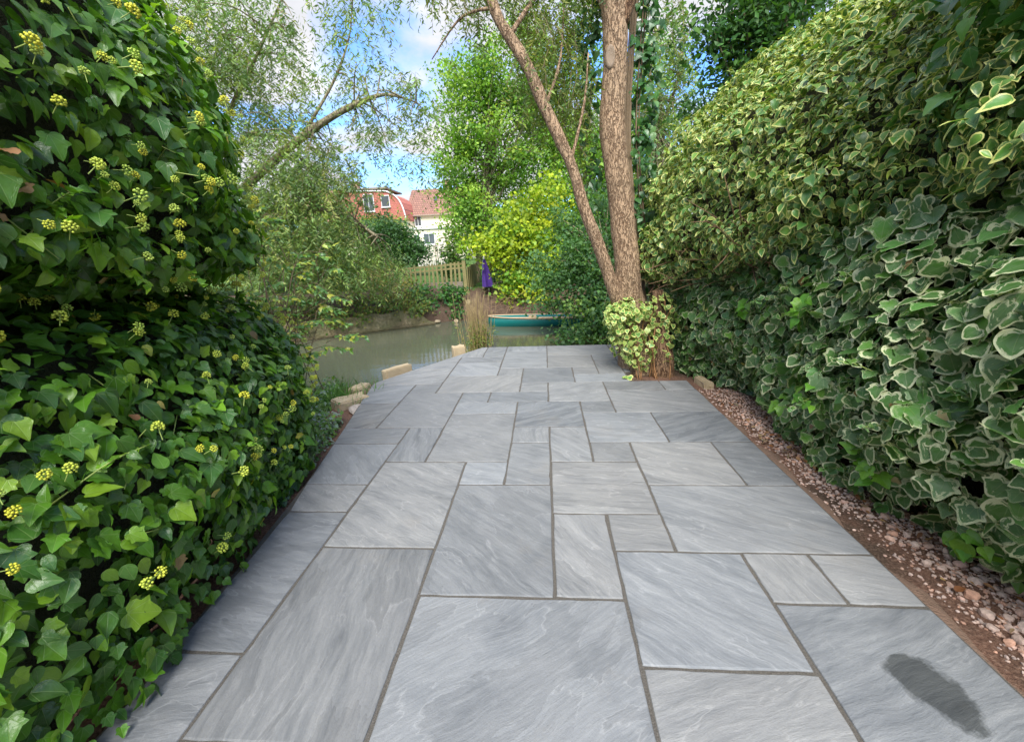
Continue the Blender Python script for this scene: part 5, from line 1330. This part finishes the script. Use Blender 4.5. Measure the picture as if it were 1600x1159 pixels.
# evergreen shrub with yellowing sprays at the end of the left hedge
sp = thing('laurel_shrub', 'sparse shrub with yellow-green sprays at the end of the ivy hedge by the water', 'shrub', (-3.0, 4.3, gz(-3.0, 4.3)))
L = Leaves(); mb = MB(); SPR = []
root0 = Vector((-3.05, 4.35, gz(-3.05, 4.35) - .05))
for px, py, Y, l, dz in [(410, 320, 4.4, .30, .3), (430, 345, 4.4, .3, -.1), (420, 400, 4.4, .25, .2), (470, 400, 4.6, .28, -.1), (500, 395, 4.6, .25, .1), (500, 455, 4.5, .35, -.1), (520, 460, 4.5, .3, -.25), (480, 470, 4.5, .3, 0), (545, 505, 4.4, .42, -.1), (520, 500, 4.4, .35, .05), (550, 545, 4.3, .45, .0), (505, 550, 4.3, .3, .1), (440, 440, 4.4, .3, .1), (450, 480, 4.4, .35, -.05), (470, 520, 4.3, .3, .1), (440, 370, 4.5, .3, .1), (480, 430, 4.6, .3, .2), (530, 420, 4.7, .25, .0), (400, 460, 4.3, .3, .1)]:
  for rep_ in range(3):
    if rep_: px += random.uniform(-28, 18); py += random.uniform(-24, 24); l *= .75
    e = at(px, py, Y); d = Vector((random.uniform(.5, 1), random.uniform(-.5, .2), dz)).normalized(); s = e - d*l
    rt = root0 + Vector((random.uniform(-.35, .5), random.uniform(-.3, .3), 0))
    q, r2 = resample([rt, rt.lerp(s, .55) + Vector((random.uniform(-.15, .15), random.uniform(-.1, .1), .15)), s, e], [.006, .005, .003, .0015], 20); mb.tube(q if rep_ == 0 else q[9:], r2 if rep_ == 0 else r2[9:], 5)
    n = int(l/.018)
    for k in range(n):
        f = (k+.5)/n; p = s.lerp(e, f) + Vector((0, 0, -.02*f)); a = k*2.4
        sd = d.cross(Vector((0, 0, 1))).normalized(); u2 = sd.cross(d)
        o_ = sd*math.cos(a) + u2*math.sin(a)*.6
        yel = random.random() < .35
        ti = tints(1, [(.42, .44, .05), (.30, .38, .06)] if yel else [(.10, .23, .05), (.16, .31, .05), (.07, .17, .04)])
        L.add(np.array([p]), np.array([[0, -.35, .9]]) + .35*rng.normal(size=(1, 3)), np.array(d*.8 + o_*.8), .2, np.array([random.uniform(.04, .07)]), ti, 3)
build('stem', mb, M['twig'], sp, True)
plant(sp, L, T_ELL, M['ivy'], 300)

# low plants between hedge, blocks and water
def tuft(name, label, cat, pts, h, pal, n, wid=1., lean=.4, group=None):
    c = pts[0]; root = thing(name, label, cat, (c[0], c[1], gz(c[0], c[1])), group)
    L = Leaves()
    for x, y in pts:
        z = gz(x, y) - .02; P = np.stack([x + .06*rng.normal(size=n), y + .06*rng.normal(size=n), np.full(n, z)], 1)
        dr = np.stack([lean*rng.normal(size=n), lean*rng.normal(size=n), np.ones(n)], 1)
        N = unit(np.stack([rng.normal(size=n), rng.normal(size=n)-.6, .2*rng.normal(size=n)], 1))
        L.add(P, N, np.array([0, 0, 1.]), .0, rng.uniform(.6, 1.2, n)*h, tints(n, pal), 1)
        T = unit(dr); Nn = unit(L.N[-1] - T*np.sum(L.N[-1]*T, 1, keepdims=True)); L.T[-1] = T; L.N[-1] = Nn; L.S[-1] = np.cross(T, Nn)*wid
    L.done(); o = link('blades', L.mesh('blades', T_BLADE), M['tree_leaf'], root); o['kind'] = 'stuff'
    return root
tuft('iris_clump', 'upright green iris blades by the water next to the sandstone blocks', 'plant', [(-2.28, 5.05), (-2.36, 5.12), (-2.22, 5.18)], .34, [(.07, .19, .05), (.10, .24, .06)], 16, 1.3, .22)
tuft('iris_clump', 'dark iris blades at the water below the weeping willow', 'plant', [(-3.9, 5.6), (-4.1, 5.7), (-3.75, 5.8), (-4.3, 5.5)], .5, [(.04, .12, .04), (.06, .15, .05)], 22, 1.4, .3)
tuft('grass_tuft', 'green grassy plants beside the largest sandstone block', 'grass', [(-2.35 + .12*rng.normal(), 4.3 + .25*rng.normal()) for _ in range(26)], .20, [(.09, .21, .05), (.13, .26, .06), (.06, .15, .04)], 26, .6, .6)
L = Leaves(); n = 2600
y = rng.uniform(2.3, 5.0, n); ed = np.interp(y, [2.1, 3.4, 4.0, 4.7, 5.0], [-1.66, -1.84, -2.0, -2.2, -2.3]); x = ed - .04 - np.abs(rng.normal(size=n))*np.interp(y, [2.3, 3.2, 5], [.08, .22, .35]) - np.where(y > 3.7, .22, 0)
z = ground_z(x, y) + np.abs(rng.normal(size=n))*.06*np.interp(y, [2.3, 3.4], [.4, 1.4])
L.add(np.stack([x, y, z], 1), np.array([.2, -.2, 1.]) + .5*rng.normal(size=(n, 3)), np.array([.5, -.3, -.2]), .8, rng.uniform(.02, .05, n), tints(n, [(.12, .23, .07), (.20, .28, .20), (.30, .37, .31), (.10, .19, .05), (.17, .30, .06)]), 3)
L.done(); gc = link('ground_cover', L.mesh('ground_cover', [LOW[id(q[0])] for q in T_ELL]), M['tree_leaf']); tag(gc, 'low silvery and green ground cover between the ivy hedge and the left slabs', 'ground cover', kind='stuff')
# litter of dry leaves on the border and at the tree foot
L = Leaves(); n = 150
y = rng.uniform(1.0, 5.0, n); x = np.where(y < 2.9, rng.uniform(1.75, 2.05, n), rng.uniform(1.68, 1.95, n))
k = rng.random(n) < .4; y = np.where(k, rng.uniform(2.7, 3.3, n), y)
L.add(np.stack([x, y, ground_z(x, y) + .012 + .02*rng.random(n)], 1), np.array([0, 0, 1.]) + .35*rng.normal(size=(n, 3)), np.array([1., 0, 0]), 1.2, rng.uniform(.018, .045, n), tints(n, [(.33, .15, .07), (.24, .11, .05), (.42, .25, .13), (.30, .22, .14)]), 3)
L.done(); tag(link('leaf_litter', L.mesh('leaf_litter', T_ELL), M['tree_leaf']), 'dry brown fallen leaves on the gravel border under the ivy', 'leaf litter', kind='stuff')
# offcut of timber and a brick end in the border
p = atz(1390, 735, -.05); mb = MB().box((-.035, -.035, 0), (.035, .035, .11), Matrix.Rotation(.2, 3, 'Z') @ Matrix.Rotation(.12, 3, 'X'), (p.x+.03, p.y, -.07))
tag(build('timber_peg', mb, mat_plain('pale_timber', (.33, .23, .13), .8)), 'short timber peg half hidden under the variegated ivy', 'peg')
p = atz(1092, 598, -.03); block((p.x + .05, p.y, .015), (.10, .26, .2), .12, 'tan sandstone piece at the far right patio corner by the tree')

# ---------------------------------------------------------------- leaves: the largest in view as parts, the rest joined
counts = pick_largest()
for (root, L, temps, mat, maxn, lname), cnt in zip(PLANTS, counts):
    order = np.argsort(-cnt)[:maxn]; order = order[cnt[order] > 0]
    rest = np.setdiff1d(np.arange(len(L.pos)), order)
    vis, hid = rest[cnt[rest] > 0], rest[cnt[rest] == 0]
    lows = [LOW[id(q[0])] for q in temps]
    if len(vis): link('foliage', L.mesh('foliage', temps, vis), mat, root)['kind'] = 'stuff'
    if len(hid): link('inner_foliage', L.mesh('inner_foliage', lows, hid), mat, root)['kind'] = 'stuff'
    pal = L.tint[order][np.linspace(0, len(order)-1, 8).astype(int)]
    cache = {}; base = np.array(root.location)
    for i in order:
        k = int(L.tk[i]); q = int(np.argmin(np.sum((pal - L.tint[i])**2, 1)))
        if (k, q) not in cache:
            TV, TF, TL = temps[k]; me = np_mesh(lname, TV, TF, {'lp': TL, 'tint': np.tile(pal[q], (len(TV), 1))}); me.materials.append(mat); cache[(k, q)] = me
        o = bpy.data.objects.new(lname, cache[(k, q)]); COL.objects.link(o); o.parent = root
        S, T, N, s = L.S[i], L.T[i], L.N[i], L.size[i]; p = L.pos[i] - base
        o.matrix_local = Matrix(((S[0]*s, T[0]*s, N[0]*s, p[0]), (S[1]*s, T[1]*s, N[1]*s, p[1]), (S[2]*s, T[2]*s, N[2]*s, p[2]), (0, 0, 0, 1)))
